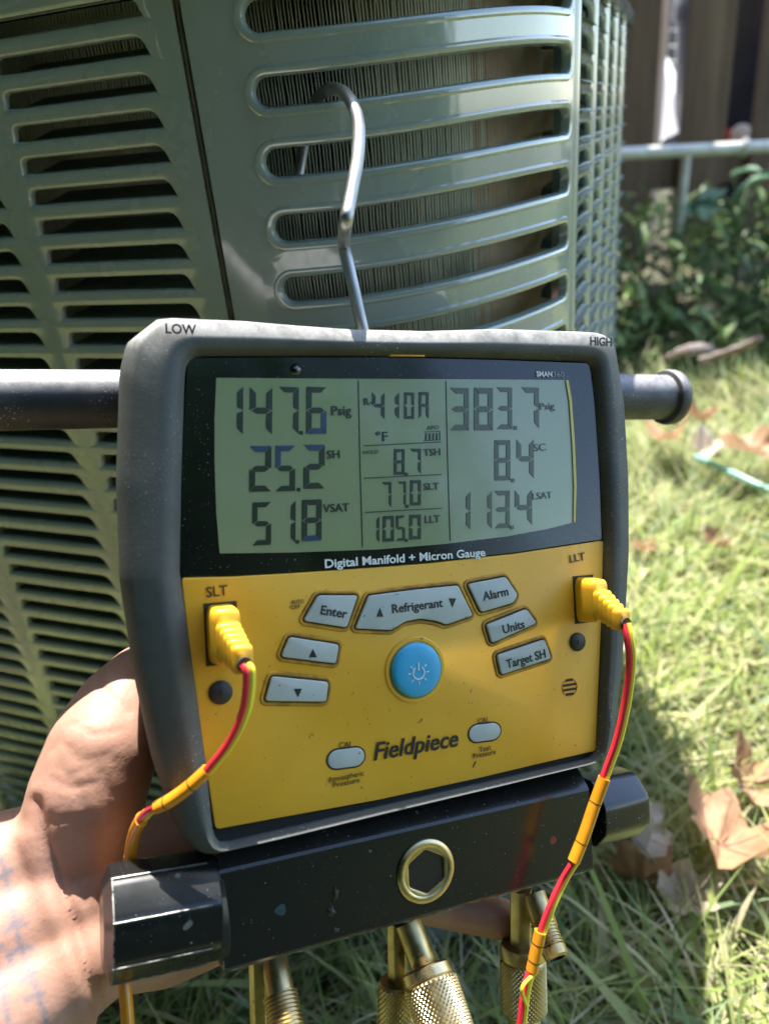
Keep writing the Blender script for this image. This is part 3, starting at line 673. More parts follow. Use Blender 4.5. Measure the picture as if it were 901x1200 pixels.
go('knob_collar', barrel((243, 1064), (258, 1060), .0150, -.008, False, False, 16), M['dark'], kn)
kn2 = go('valve_knob', barrel((685, 950), (739, 937), .0136, -.011, False, True), M['anod'], angle=25)

# -- hose bars behind the housing
def ebar(pa, pb, r, z, flange):
    a = L(*pa, z); b = L(*pb, z); ax = (b - a) / np.linalg.norm(b - a); LL = np.linalg.norm(b - a)
    prof = [(r, 0), (r, LL * .5), (r, LL - .006)]
    if flange: prof += [(r, LL - .0045), (r * 1.20, LL - .0038), (r * 1.25, LL - .002), (r * 1.23, LL + .001), (r * 1.1, LL + .0028), (r * .5, LL + .0034)]
    else: prof += [(r * .99, LL)]
    return lathe(prof, a, ax, 40)
go('hose_bar', ebar((260, 466), (-170, 471), .0103, -.053, False), M['bar'])
go('hose_bar', ebar((640, 465), (785, 465.5), .0106, -.050, True), M['bar'])

# -- hanging hook of plated wire
def HL(px, py, D): return W2L(PD(px, py, D))
top_z = -.028
hp = [L(440, 470, top_z), L(428, 400, top_z), L(421, 368, top_z), L(407, 305, top_z - .004), L(403, 286, top_z - .006)]
hp += [HL(405, 262, .268), HL(412, 225, .278), HL(419, 185, .290), HL(420, 145, .302), HL(410, 116, .316), HL(394, 104, .332), HL(377, 109, .348), HL(366, 128, .358), HL(357, 165, .356), HL(350, 206, .350), HL(348, 222, .348)]
hook = go('hanging_hook', tube(spline(hp, 10), .0023, 16), M['steel'])

# -- brass fittings under the block
def knurl(r, h, bands, n=144, amp=.035):
    nb = max(8, int((h - .0024) / (2 * math.pi * r / n) / 1.15)); n = n // 4 * 4
    prof = [(r * .90, 0), (r * .96, .0006)] + [(r, .0012 + (h - .0024) * i / nb) for i in range(nb + 1)] + [(r * .96, h - .0006), (r * .88, h)]
    tri = lambda x: 1 - abs((x % 4) - 2) / 2
    def f(a, k):
        if not 2 <= k <= nb + 2: return 1
        i = int(round(a / (2 * math.pi) * n)); return 1 - amp + 2 * amp * min(tri(i + k), tri(i - k))
    return prof, f, n
KN = dict(angle=8)
def hexlathe(prof, o, ax, rot=0.0):
    P = roundpoly([(math.cos(t), math.sin(t)) for t in (rot + math.pi / 3 * i for i in range(6))], .12, 3); u, v, w = basis(ax)
    return loft([[np.array(o) + w * h + (u * p[0] + v * p[1]) * r for p in P] for r, h in prof])
def thread(r, h, pitch_=.0011):
    n = int(h / pitch_) * 4; return [(r * (1 + .055 * (1 if i % 4 in (1, 2) else -1)), h * i / n) for i in range(n + 1)]
def seg_axis(pa, za, pb, zb):
    a, b = L(*pa, za), L(*pb, zb); d = b - a; return a, d / np.linalg.norm(d), np.linalg.norm(d)
# left fitting
a, d, l = seg_axis((303, 1122), -.014, (306, 1230), -.014); f1 = go('brass_fitting', hexlathe([(.0034, 0), (.0034, l)], a, d, .2), M['brass'])
a, d, l = seg_axis((321, 1124), -.012, (331, 1176), -.003); go('angled_port', lathe([(.0042, 0), (.0044, l * .7), (.0039, l)], a, d, 28), M['brass'], f1)
a, d, l = seg_axis((328, 1166), -.004, (344, 1240), .008); go('threaded_port', lathe(thread(.0052, l), a, d, 30), M['brass'], f1)
# middle fitting
a, d, l = seg_axis((465, 1080), -.014, (467, 1165), -.014); f2 = go('brass_fitting', hexlathe([(.0037, 0), (.0037, l)], a, d, .2), M['brass'])
a, d, l = seg_axis((464, 1150), -.014, (462, 1240), -.014); pr_, fr_, n_ = knurl(.0062, l, 18, 100); go('knurled_nut', lathe(pr_, a, d, n_, fr_), M['brass'], f2, **KN)
a, d, l = seg_axis((478, 1082), -.010, (502, 1146), -.001); go('angled_port', lathe([(.0046, 0), (.0047, l * .75), (.0040, l * .82), (.0040, l)], a, d, 28), M['brass'], f2)
a, d, l = seg_axis((498, 1134), -.002, (528, 1225), .012); cap = go('cap_collar', lathe([(.0078, 0), (.0086, .0008), (.0088, .0038), (.0084, .0042)], a, d, 40), M['brass_lit'], f2)
pr_, fr_, n_ = knurl(.0090, l - .004, 14, 144, .034); go('knurled_cap', lathe(pr_, a + d * .0041, d, n_, fr_), M['brass_lit'], f2, **KN)
# right fitting
a, d, l = seg_axis((610, 1042), -.014, (611, 1128), -.014); f3 = go('brass_fitting', hexlathe([(.0044, 0), (.0044, l)], a, d, .2), M['brass'])
a, d, l = seg_axis((612, 1106), -.014, (614, 1186), -.014); go('nut_collar', lathe([(.0078, 0), (.0083, .001), (.0084, .0045), (.0080, .005)], a, d, 40), M['brass'], f3)
pr_, fr_, n_ = knurl(.0084, l - .005, 11, 144, .036); go('knurled_nut', lathe(pr_, a + d * .005, d, n_, fr_), M['brass'], f3, **KN)
a, d, l = seg_axis((614, 1182), -.014, (616, 1260), -.014); go('hose_end', hexlathe([(.0062, 0), (.0062, l)], a, d, .5), M['brass'], f3)
a, d, l = seg_axis((625, 1048), -.011, (640, 1090), -.004); go('angled_port', lathe([(.0044, 0), (.0046, l)], a, d, 28), M['brass'], f3)
a, d, l = seg_axis((635, 1080), -.005, (653, 1124), .004); tp = go('threaded_port', lathe(thread(.0043, l * .72) + [(.0046, l * .73), (.0043, l * .95), (.0030, l)], a, d, 30, None, True, False), M['brass'], f3)
go('open_bore', lathe([(.0030, l), (.0026, l - .003), (.0001, l - .0031)], a, d, 24, None, False, True), M['bore'], f3)

# ------------------------------------------------------------------ the two probe leads plugged into the face
def wbox(c, hx, hy, z0, z1, r, tx=0, ty=0):
    """rounded block standing on the face, drawn in to (tx, ty) at its outer end; local gauge coordinates"""
    P = roundpoly([(-1, -1), (1, -1), (1, 1), (-1, 1)], .45, 5); P = ccw(P)
    def rg(z, k, t): return [(c[0] + p[0] * (hx - tx * t - k), c[1] + p[1] * (hy - ty * t - k), z) for p in P]
    return loft([rg(z0, 0, 0), rg(z0 + (z1 - z0) * .5, 0, .5), rg(z1 - r, 0, 1), rg(z1 - r * .4, r * .25, 1), rg(z1, r, 1)])
def lead(label, base, hx, hy, tip, wire, sleeves, wires2):
    root = empty('probe_lead', L2W(base)); tag(root, label, 'probe lead', 'yellow probe leads plugged into the gauge')
    inv = L2W(base)
    def lo(name, VF, m, p=None, **k): return obj(name, ([np.array(L2W(v)) - inv for v in VF[0]], VF[1]), m, p or root, **k)
    # the lower flank of the plug is drawn as blocks stepping out along the cable's way
    b = np.array(base); t = np.array(tip)
    parts = wbox((b[0], b[1]), hx, hy, .0004, .0105, .0012, .0003, .0006)
    pl = lo('plug', parts, M['probe'], angle=60)
    dirv = t - (b + [0, 0, .0095]); N = 5
    for i in range(N):
        f0 = (i + .35) / N; k = 1 - .05 * i; c = b + [0, -.0006, .0085] + dirv * f0
        lo('strain_relief_rib', wbox((c[0], c[1]), hx * .84 * k, hy * (.60 - .035 * i), c[2], c[2] + dirv[2] / N * (.86 if i < N - 1 else 1.25) + .002, .0009), M['probe'], pl, angle=60)
    zend = t[2] + .003
    lo('cable_mouth', lathe([(.0022, zend - .0006), (.0020, zend + .0002), (.0014, zend + .0002)], (t[0], t[1] - .0012, 0), (0, 0, 1), 20, None, False, True), M['grime'], pl)
    for nm, m, dx in (('red_wire', M['red_wire'], -.0009), ('yellow_wire', M['yel_wire'], .0009)):
        for W in wire: 
            P = spline(W, 8); P = [np.array(p) + [dx * .8, dx * .15, (.0003 if dx > 0 else 0)] for p in P]; lo(nm, tube(P, .00112, 8), m)
    for S in sleeves:
        P = spline(S, 8); sl_ = lo('sleeve', tube(P, .0024, 14, .8), M['sleeve'])
        for f in (.3, .72):
            i = int(len(P) * f); q = P[i]; tt = P[i + 1] - P[i - 1]; tt = tt / np.linalg.norm(tt)
            lo('sleeve_mark', tube([q - tt * .00018, q + tt * .00018], .00246, 14, .8), M['ink_soft'], sl_)
    for W in wires2:
        P = spline(W, 6); lo('fine_wire', tube(P, .0007, 7), M['yel_wire'])
    return root
bS = L(259, 742); hS = (.0044, .0088)
tS = L(284, 772, .021)
zt = tS[2] + .0025
def lz(px, py, z): return L(px, py, z)
leadS = lead('yellow probe plug in the SLT socket, its cable curving down behind the left knob', bS, hS[0], hS[1], tS,
     [[np.array([tS[0], tS[1] - .0012, zt]), lz(292, 790, .0245), lz(288, 830, .0225), lz(272, 867, .018), lz(250, 896, .013), lz(236, 911, .010)],
      [lz(190, 942, .003), lz(176, 950, 0), lz(166, 960, -.004)]],
     [[lz(243, 903, .011), lz(222, 922, .0085), lz(200, 938, .005), lz(184, 946, .002)], [lz(166, 960, -.004), lz(158, 976, -.010), lz(153, 1000, -.016), lz(150, 1030, -.022), lz(145, 1080, -.024), lz(145, 1128, -.016), lz(146, 1150, -.010), lz(152, 1225, -.004)]],
     [[lz(188, 943, .003), lz(180, 952, .001), lz(170, 951, -.001), lz(163, 962, -.004)]])
bL = L(683, 702); hL = (.0040, .0082)
tL = L(727, 726, .0205); zt = tL[2] + .0025
leadL = lead('yellow probe plug in the LLT socket, its cable hanging down past the right knob', bL, hL[0], hL[1], tL,
     [[np.array([tL[0], tL[1] - .0012, zt]), lz(736, 746, .024), lz(739, 775, .024), lz(734, 820, .022), lz(724, 866, .020), lz(712, 900, .018), lz(704, 922, .017)],
      [lz(672, 1012, .014), lz(660, 1032, .012), lz(646, 1062, .011), lz(634, 1094, .010)], [lz(622, 1138, .009), lz(615, 1165, .009), lz(608, 1230, .009)]],
     [[lz(708, 912, .0175), lz(696, 945, .016), lz(684, 980, .015), lz(672, 1010, .014)], [lz(633, 1092, .010), lz(628, 1115, .0095), lz(623, 1138, .009)]],
     [[lz(628, 1140, .010), lz(612, 1158, .011), lz(617, 1180, .010)]])
for (c, hx, hy) in ((bS, hS[0] + .0006, hS[1] + .0006), (bL, hL[0] + .0006, hL[1] + .0006)):
    go('probe_socket', prism([(c[0] - hx, c[1] - hy), (c[0] + hx, c[1] - hy), (c[0] + hx, c[1] + hy), (c[0] - hx, c[1] + hy)], .0004, .00085), M['grime'])

# ------------------------------------------------------------------ the hand that holds the gauge
def skin_mat():
    m = mat('skin', (.43, .245, .18), .46, var=[(45, (.455, .26, .195), .35, .7), (150, (.41, .215, .162), .5, .85), (14, (.44, .225, .175), .5, .75), (700, (.39, .205, .155), .55, .75)], bump=(640, .35, .0004), sss=.18, spec=.4)
    N = m.node_tree.nodes; Lk = m.node_tree.links; b = N['Principled BSDF']; old = b.inputs['Base Color'].links[0].from_socket
    a = N.new('ShaderNodeAttribute'); a.attribute_name = 'tattoo'; x = N.new('ShaderNodeMix'); x.data_type = 'RGBA'
    Lk.new(a.outputs['Fac'], x.inputs[0]); Lk.new(old, x.inputs[6]); x.inputs[7].default_value = (.11, .16, .21, 1); Lk.new(x.outputs[2], b.inputs['Base Color']); return m
M['skin'] = skin_mat()
def ico(c, r, F=None):
    t = (1 + 5 ** .5) / 2
    V = np.array([(-1, t, 0), (1, t, 0), (-1, -t, 0), (1, -t, 0), (0, -1, t), (0, 1, t), (0, -1, -t), (0, 1, -t), (t, 0, -1), (t, 0, 1), (-t, 0, -1), (-t, 0, 1)]) / math.sqrt(1 + t * t)
    return V
import bmesh
_bm = bmesh.new(); bmesh.ops.create_icosphere(_bm, subdivisions=3, radius=1); _SV = np.array([v.co[:] for v in _bm.verts]); _SF = [tuple(v.index for v in f.verts) for f in _bm.faces]; _bm.free()
def person():
    parts = []
    def cap(*P, n=9):                          # points (px, py, depth, radius in mm)
        for a, b in zip(P[:-1], P[1:]):
            A, B = PX(*a[:3]), PX(*b[:3]); k = max(2, int(np.linalg.norm(B - A) / (min(a[3], b[3]) * .0002)))
            for t in np.linspace(0, 1, k):
                c = A + (B - A) * t; r = (a[3] + (b[3] - a[3]) * t) * .001
                parts.append((_SV * r + c, _SF))
    # forearm and wrist: bone-side, middle and tendon-side
    cap((-330, 1150, .215, 29), (-160, 1085, .232, 24), (20, 1018, .254, 19.5), (84, 1000, .262, 18))
    cap((-330, 1230, .206, 29), (-140, 1170, .224, 25), (26, 1088, .245, 20), (100, 1050, .254, 18))
    cap((-300, 1330, .200, 28), (-110, 1260, .216, 24), (42, 1160, .237, 19), (110, 1110, .248, 17))
    # thumb side of the palm and the thumb going up behind the housing
    cap((80, 1000, .256, 18), (103, 930, .257, 19.5), (120, 880, .261, 19), (144, 832, .272, 16.8), (168, 800, .286, 14.5), (196, 778, .298, 12.5), (232, 766, .312, 11.5), (262, 762, .322, 9.0), (276, 762, .326, 6.5))
    # palm behind the block, heel of the hand
    cap((90, 1040, .258, 18), (170, 1010, .276, 16), (260, 985, .292, 13), (330, 960, .304, 11))
    cap((100, 1105, .252, 17), (190, 1100, .262, 15.5), (270, 1075, .276, 13.5), (335, 1050, .290, 11))
    cap((95, 1075, .255, 18), (180, 1055, .270, 16), (280, 1030, .288, 12.5), (330, 1010, .298, 11))
    # four fingers running behind the block, unequal and bent at the knuckles
    cap((330, 1045, .289, 10.0), (400, 1048, .295, 9.2), (470, 1050, .296, 8.8), (530, 1063, .299, 8.5), (585, 1077, .298, 7.9), (606, 1081, .298, 6.8))
    cap((330, 1005, .299, 10.5), (420, 992, .308, 9.6), (500, 985, .312, 9.2), (575, 990, .308, 8.6), (628, 1000, .300, 7.6), (640, 1003, .298, 6.6))
    cap((330, 965, .305, 10.5), (420, 940, .318, 9.8), (510, 922, .325, 9.3), (590, 922, .321, 8.6), (640, 932, .313, 7.6), (652, 935, .311, 6.6))
    cap((320, 940, .308, 10.5), (400, 890, .322, 9.8), (480, 860, .330, 9.2), (545, 858, .327, 8.6), (590, 868, .320, 7.6), (600, 871, .318, 6.6))
    VF = join(*parts); me = mesh('person', VF[0], VF[1]); o = link('person', me, M['skin'])
    md = o.modifiers.new('remesh', 'REMESH'); md.mode = 'VOXEL'; md.voxel_size = .0013
    sm = o.modifiers.new('smooth', 'SMOOTH'); sm.iterations = 26; sm.factor = .5
    bpy.context.view_layer.update(); dg = bpy.context.evaluated_depsgraph_get()
    me2 = bpy.data.meshes.new_from_object(o.evaluated_get(dg)); o.modifiers.clear(); o.data = me2; me2.name = 'person'
    n = len(me2.vertices); A = np.empty(n * 3); me2.vertices.foreach_get('co', A); A = A.reshape(-1, 3)
    Nn = np.empty(n * 3); me2.vertices.foreach_get('normal', Nn); Nn = Nn.reshape(-1, 3)
    Q = (A - EYE) @ CW; px = Q[:, 0] / Q[:, 2] * F_PX + CX; py = Q[:, 1] / Q[:, 2] * F_PX + CY
    front = (Nn * (A - EYE)).sum(1) < 0
    def dist(P):
        d = np.full(n, 1e9)
        for (x0, y0), (x1, y1) in zip(P[:-1], P[1:]):
            vx, vy = x1 - x0, y1 - y0; t = np.clip(((px - x0) * vx + (py - y0) * vy) / (vx * vx + vy * vy), 0, 1)
            d = np.minimum(d, np.hypot(px - x0 - t * vx, py - y0 - t * vy))
        return d
    # creases: the wrist fold, the life line and small palm lines
    disp = np.zeros(n)
    for P, w, dep in (([(42, 940), (52, 985), (74, 1042), (90, 1090), (104, 1144), (122, 1195)], 7, .0022), ([(60, 955), (76, 1010), (100, 1060)], 5, .0005),
                      ([(72, 870), (96, 893), (128, 884)], 4.5, .0004), ([(88, 850), (110, 862), (140, 856)], 4.5, .0004), ([(64, 915), (84, 925), (112, 918)], 4.5, .0004), ([(118, 905), (130, 930), (132, 960)], 5, .0005), ([(58, 965), (84, 958), (110, 962)], 4.5, .0004), ([(84, 908), (112, 896), (135, 890)], 3.5, .0003), ([(95, 936), (104, 960), (98, 980)], 5, .0003), ([(70, 900), (92, 925), (98, 960)], 5, .0004), ([(108, 790), (124, 812), (150, 835)], 6, .0009), ([(62, 880), (80, 850), (104, 842)], 4, .0005)):
        d = dist(P); disp -= np.where(front, .7 * dep * np.exp(-(d / w) ** 2), 0)
    # tendon ridge beside the wrist fold
    d = dist([(30, 985), (58, 1060), (84, 1130), (104, 1200)]); disp += np.where(front, .0016 * np.exp(-(d / 14) ** 2), 0)
    for i in range(n):
        v = A[i]; disp[i] += .00018 * noise.noise(Vector(v * 60)) + .00008 * noise.noise(Vector(v * 330))
    A = A + Nn * disp[:, None]; me2.vertices.foreach_set('co', A.ravel()); me2.update()
    T = np.zeros(n)
    ink = [[(4, 1015), (10, 1045), (18, 1085), (28, 1120), (42, 1155), (52, 1190), (60, 1230)], [(0, 1030), (14, 1020)], [(-6, 1062), (12, 1054)], [(6, 1092), (22, 1078), (30, 1084)], [(12, 1120), (28, 1108), (38, 1112)],
           [(10, 1118), (14, 1132)], [(24, 1150), (42, 1140)], [(-10, 1020), (-4, 1000), (4, 1015)], [(30, 1172), (50, 1164)], [(-20, 1100), (0, 1140), (10, 1200)], [(-30, 1060), (-20, 1100)], [(-14, 1120), (2, 1110)], [(-4, 1160), (14, 1150)]]
    for P in ink: T = np.maximum(T, np.exp(-(dist(P) / 3.6) ** 2))
    T = np.where(front, T * .7, 0)
    at = me2.attributes.new('tattoo', 'FLOAT', 'POINT'); at.data.foreach_set('value', T)
    me2.polygons.foreach_set('use_smooth', [True] * len(me2.polygons))
    tag(o, 'bare hand and forearm with a blue tattoo holding the gauge from behind', 'person')
person()

# ------------------------------------------------------------------ fence, rail and what shows behind it
FD = 2.5
fence = empty('board_fence', (0.6, FD, 0)); tag(fence, 'weathered brown board fence standing in the shade behind the pipe rail', 'fence')
xs = [PD(x, 100, FD)[0] for x in (735, 768, 800, 852, 885, 930)]
print('fence xs', xs)
boards = [(xs[0] - .01, xs[1]), (xs[2], xs[3]), (xs[4], xs[4] + (xs[3] - xs[2]))]
bw = xs[3] - xs[2]
for k in range(1, 8): boards.append((xs[4] + k * (bw + .075), xs[4] + k * (bw + .075) + bw))
for k in range(1, 14): boards.append((xs[1] - k * (bw + .03) - bw, xs[1] - k * (bw + .03)))
boards[0] = (xs[1] - bw, xs[1])
for a, b in boards:
    dz = random.uniform(-.02, .02); t = random.uniform(-.004, .004)
    V, Fq = prism(roundpoly([(a, .02), (b, .02), (b + t, 2.2 + dz), (a + t, 2.2 + dz)], .006, 2), 0, .022, .002, 1)
    obj('board', ([(x - .6, -z, y) for x, y, z in V], Fq), M['wood'], fence, smooth=False)
for z in (.30, 1.9): obj('fence_rail', box((1.0 - .6, .025, z), (6.5, .045, .09)), M['wood'], fence, smooth=False)

RD = 2.05
ra_, rb_ = PD(700, 181, RD), PD(901, 171, RD); dv = (rb_ - ra_); 
rail = empty('pipe_rail', (ra_[0], ra_[1], 0)); tag(rail, 'low galvanised pipe rail on thin posts in front of the board fence', 'rail')
ro = np.array([ra_[0], ra_[1], 0])
def rl(name, VF, m): return obj(name, ([np.array(v) - ro for v in VF[0]], VF[1]), m, rail)
rl('top_pipe', tube([ra_ - dv * 1.5, ra_, rb_, rb_ + dv * 3], .0145, 16), M['pipe'])
cpt = PD(872, 172, RD); rl('coupling', tube([cpt - dv * .012, cpt + dv * .010], .022, 16), M['pipe'])
for px in (805, 1010, 1200):
    p = ra_ + dv * ((px - 700) / 201.0); rl('post', tube([p + [-.0, 0, -.01], [p[0] - .012, p[1], -.02]], .0105, 12), M['pipe'])

# behind the gaps
w0 = PD(772, 60, 2.8)
dp = empty('white_downpipe', (w0[0], w0[1], 0)); tag(dp, 'white downpipe with a wider upper section seen through the left fence gap', 'downpipe')
obj('pipe', tube([(0, 0, .02), (0, 0, .55), (0, 0, 1.9)], .024, 16), M['white'], dp)
obj('collar', lathe([(.03, w0[2] - .02), (.034, w0[2] - .015), (.034, 1.9), (.03, 1.92)], (-.006, 0, 0), (0, 0, 1), 20), M['white'], dp)
sw = [PD(796, 20, 3.0), PD(799, 130, 3.0)]
V = []; 
for j in range(9):
    for i in range(4): V.append((sw[0][0] - .045 + i * .035 + .01 * math.sin(j), sw[0][1] + .05 * math.sin(i * 1.5 + j) + 1.1 * j / 8 , .35 + j * .12 + .02 * i))
sh = [(j * 4 + i, j * 4 + i + 1, j * 4 + i + 5, j * 4 + i + 4) for j in range(8) for i in range(3)]
tag(obj('plastic_sheet', (V, sh), M['white']), 'crumpled white plastic sheet hanging behind the left fence gap', 'plastic sheet')
n0 = PD(868, 110, 2.95)
nb = empty('storage_bin', (n0[0], n0[1], 0)); tag(nb, 'tall dark blue bin with pale and red discs seen through the right fence gap', 'bin')
obj('bin_body', loft([[(x * k, y * k, z) for x, y in roundpoly([(-.2, -.16), (.2, -.16), (.2, .16), (-.2, .16)], .05, 4)] for z, k in ((0, .86), (.72, .97), (.74, 1.03), (.80, 1.03), (.82, .98), (1.02, 1.0), (1.04, 1.06), (1.10, 1.06), (1.16, .7))]), M['navy'], nb)
q0 = PD(867, 158, 2.76); obj('round_disc', lathe([(.034, 0), (.034, .012), (.026, .018), (.001, .018)], q0 - [n0[0], n0[1], 0], (0, -1, 0), 24), M['pipe'], nb)
q0 = PD(851, 160, 2.77); obj('red_disc', lathe([(.026, 0), (.026, .01), (.001, .012)], q0 - [n0[0], n0[1], 0], (0, -1, 0), 24), M['red'], nb)
# a plain house wall farther back closes the view between the boards
hw = empty('house_wall', (0, 6.5, 0)); tag(hw, 'shaded dark house wall standing far behind the board fence', 'wall')
for k in range(26): obj('siding_board', box((0, -.012 * (k % 1), .1 + .1 * k), (16, .06, .094)), M['siding'] if 'siding' in M else M.setdefault('siding', mat('dark_siding', (.10, .085, .075), .7)), hw, smooth=False)

# ------------------------------------------------------------------ leafy stuff, numpy built
def leaf_cloud(name, C, D, Wd, Ln, tint, m, up, segs=3, bend=.5, kind='stuff', taper=1.0):
    """C base points, D unit directions, Wd widths, Ln lengths, tint rgb: narrow bent blades"""
    n = len(C); side = np.cross(D, up); side /= (np.linalg.norm(side, axis=1, keepdims=True) + 1e-9); nor = np.cross(side, D)
    nv = (segs + 1) * 2; V = np.empty((n, nv, 3)); ts = np.linspace(0, 1, segs + 1)
    for k, t in enumerate(ts):
        w = Wd * (math.sin(math.pi * (.18 + .82 * t) ** .8) if taper > 1 else (1 - t ** 2.2) * .97 + .03) * .5
        c = C + D * (Ln * t)[:, None] - nor * (bend * Ln * t * t)[:, None] if np.ndim(bend) else C + D * (Ln * t)[:, None] - nor * (bend * Ln * t * t)[:, None]
        V[:, 2 * k] = c - side * w[:, None]; V[:, 2 * k + 1] = c + side * w[:, None]
    base = np.arange(n)[:, None, None] * nv; q = np.array([[2 * k, 2 * k + 1, 2 * k + 3, 2 * k + 2] for k in range(segs)])[None]
    Fq = (base + q).reshape(-1, 4)
    me = bpy.data.meshes.new(name); me.vertices.add(n * nv); me.vertices.foreach_set('co', V.ravel()); me.loops.add(Fq.size); me.loops.foreach_set('vertex_index', Fq.ravel().astype(np.int32))
    me.polygons.add(len(Fq)); me.polygons.foreach_set('loop_start', (np.arange(len(Fq)) * 4).astype(np.int32)); me.update(calc_edges=True)
    me.polygons.foreach_set('use_smooth', [True] * len(Fq))
    ca = me.attributes.new('tint', 'FLOAT_COLOR', 'POINT'); col = np.ones((n, nv, 4)); col[:, :, :3] = tint[:, None, :]; ca.data.foreach_set('color', col.ravel())
    o = link(name, me, m)
    if kind: o['kind'] = kind
    return o
def vnoise(P, s): return np.array([noise.noise(Vector((p[0] * s, p[1] * s, 3.1))) for p in P])
def unit_free(P):                               # not under the unit
    q = P[:, :2] - mid; a = np.abs(q @ U_); b = np.abs(q @ V_); return (a > SIDE / 2 + RC + .012) | (b > SIDE / 2 + RC + .012)
def grass():
    n1, n2 = 76000, 44000
    P = np.concatenate([np.stack([RNG.uniform(-.5, 1.25, n1), RNG.uniform(.05, 1.1, n1), np.zeros(n1)], 1), np.stack([RNG.uniform(-.9, 2.6, n2), RNG.uniform(1.0, 1.62, n2), np.zeros(n2)], 1)])
    P = P[unit_free(P)]; n = len(P); dens = vnoise(P, 5.0); keep = RNG.random(n) < np.clip(.85 + dens * .9, .25, 1); P = P[keep]; n = len(P)
    flow = vnoise(P, 2.2) * 5; az = flow + RNG.normal(0, 1.3, n); el = np.clip(RNG.normal(.62, .36, n), .05, 1.45)
    D = np.stack([np.cos(az) * np.cos(el), np.sin(az) * np.cos(el), np.sin(el)], 1)
    Ln = np.clip(RNG.lognormal(math.log(.050), .42, n), .02, .13); Wd = np.clip(RNG.lognormal(math.log(.0021), .38, n), .001, .0052); wide = RNG.random(n) < .05; Wd = np.where(wide, RNG.uniform(.0045, .0078, n), Wd)
    pal = np.array([(.27, .33, .085), (.19, .265, .07), (.36, .39, .15), (.46, .44, .22), (.55, .50, .32), (.18, .26, .13)]); pick = RNG.choice(6, n, p=[.25, .16, .23, .15, .13, .08])
    T = pal[pick] * RNG.uniform(.8, 1.2, (n, 1)); T *= (1 + .25 * vnoise(P, 4))[:, None]
    tag(leaf_cloud('grass', P, D, Wd, Ln, T, M['grass'], np.array([0, 0, 1.0]), 3, .35), kind='stuff')
grass()
def outer_lawn():
    n = 42000; P = np.stack([RNG.uniform(-1.4, 6, n), RNG.uniform(-2.2, 4.0, n), np.zeros(n)], 1)
    P = P[~((P[:, 0] > -.8) & (P[:, 0] < 2.4) & (P[:, 1] > .05)) & unit_free(P) & ~((P[:, 1] > 1.6) & (P[:, 0] < 3.2))]; n = len(P)
    az = RNG.uniform(0, 6.283, n); el = np.clip(RNG.normal(.55, .35, n), .05, 1.4); D = np.stack([np.cos(az) * np.cos(el), np.sin(az) * np.cos(el), np.sin(el)], 1)
    Ln = RNG.uniform(.05, .12, n); pal = np.array([(.22, .29, .075), (.155, .23, .06), (.30, .345, .125), (.40, .39, .19)]); T = pal[RNG.choice(4, n, p=[.35, .25, .25, .15])] * RNG.uniform(.8, 1.2, (n, 1))
    leaf_cloud('lawn', P, D, np.full(n, .008), Ln, T, M['grass'], np.array([0, 0, 1.0]), 2, .35)
outer_lawn()
def weeds():
    n = 20000; x = RNG.uniform(-.6, 3.0, n); y = 1.50 + RNG.random(n) ** 1.1 * .75; hmax = .05 + (y - 1.45) * .30 + .07 * np.array([noise.noise(Vector((a * 2.3, b * 2.3, 9))) for a, b in zip(x, y)])
    z = RNG.random(n) ** .8 * np.clip(hmax, .03, .32); P = np.stack([x, y, z], 1)
    az = RNG.uniform(0, 6.283, n); el = RNG.normal(.25, .45, n); D = np.stack([np.cos(az) * np.cos(el), np.sin(az) * np.cos(el), np.sin(el)], 1)
    Ln = RNG.lognormal(math.log(.036), .45, n); Wd = Ln * RNG.uniform(.10, .40, n)
    pal = np.array([(.095, .165, .055), (.125, .20, .065), (.16, .235, .095), (.18, .235, .075), (.22, .20, .09)]); T = pal[RNG.choice(5, n, p=[.3, .3, .22, .13, .05])] * RNG.uniform(.75, 1.25, (n, 1))
    leaf_cloud('weeds', P, D, Wd, Ln, T, M['weed'], np.array([.1, .2, 1.0]), 4, .4, taper=2)
weeds()
def broad_plant():
    """the taller leafy sprig in front of the rail post"""
    r = empty('leafy_plant', PG(870, 330, 0)); o0 = np.array(r.location); D0 = 1.95
    tag(r, 'broad leaved green sprig rising in front of the low pipe rail', 'plant')
    tips = [(858, 205), (842, 222), (880, 208), (897, 206), (868, 222), (826, 236), (838, 244), (858, 232), (822, 252)]
    for i, (a, b) in enumerate(tips):
        p = PD(a, b, D0 + random.uniform(-.08, .08)); q = PD(862 + random.uniform(-8, 8), 262, D0); bz = PD(862, 330, D0); bz[2] = .05
        obj('stem', tube([v - o0 for v in spline([bz, q, p], 5)], .0025, 5), M['weed_stem'] if 'weed_stem' in M else M.setdefault('weed_stem', mat('plant_stem', (.10, .16, .06), .6)), r)
        d = np.array([random.uniform(-.6, .9), random.uniform(-.7, -.1), random.uniform(-.1, .35)]); d /= np.linalg.norm(d); sd_ = np.cross(d, [0, 0, 1]); sd_ /= np.linalg.norm(sd_); ln = random.uniform(.07, .11); V = []
        for k, t in enumerate(np.linspace(0, 1, 6)):
            w = .030 * math.sin(math.pi * (.12 + .88 * t) ** .85); c = p - o0 + d * ln * t - np.array([0, 0, .025 * t * t])
            V += [c - sd_ * w + [0, 0, w * .3], c, c + sd_ * w + [0, 0, w * .3]]
        Fq = [f for k in range(5) for f in ((k * 3, k * 3 + 1, k * 3 + 4, k * 3 + 3), (k * 3 + 1, k * 3 + 2, k * 3 + 5, k * 3 + 4))]
        obj('leaf', (V, Fq), M['sprig'] if 'sprig' in M else M.setdefault('sprig', leafy_mat('sprig_leaf', (.10, .20, .11), (.13, .25, .15))), r)
broad_plant()

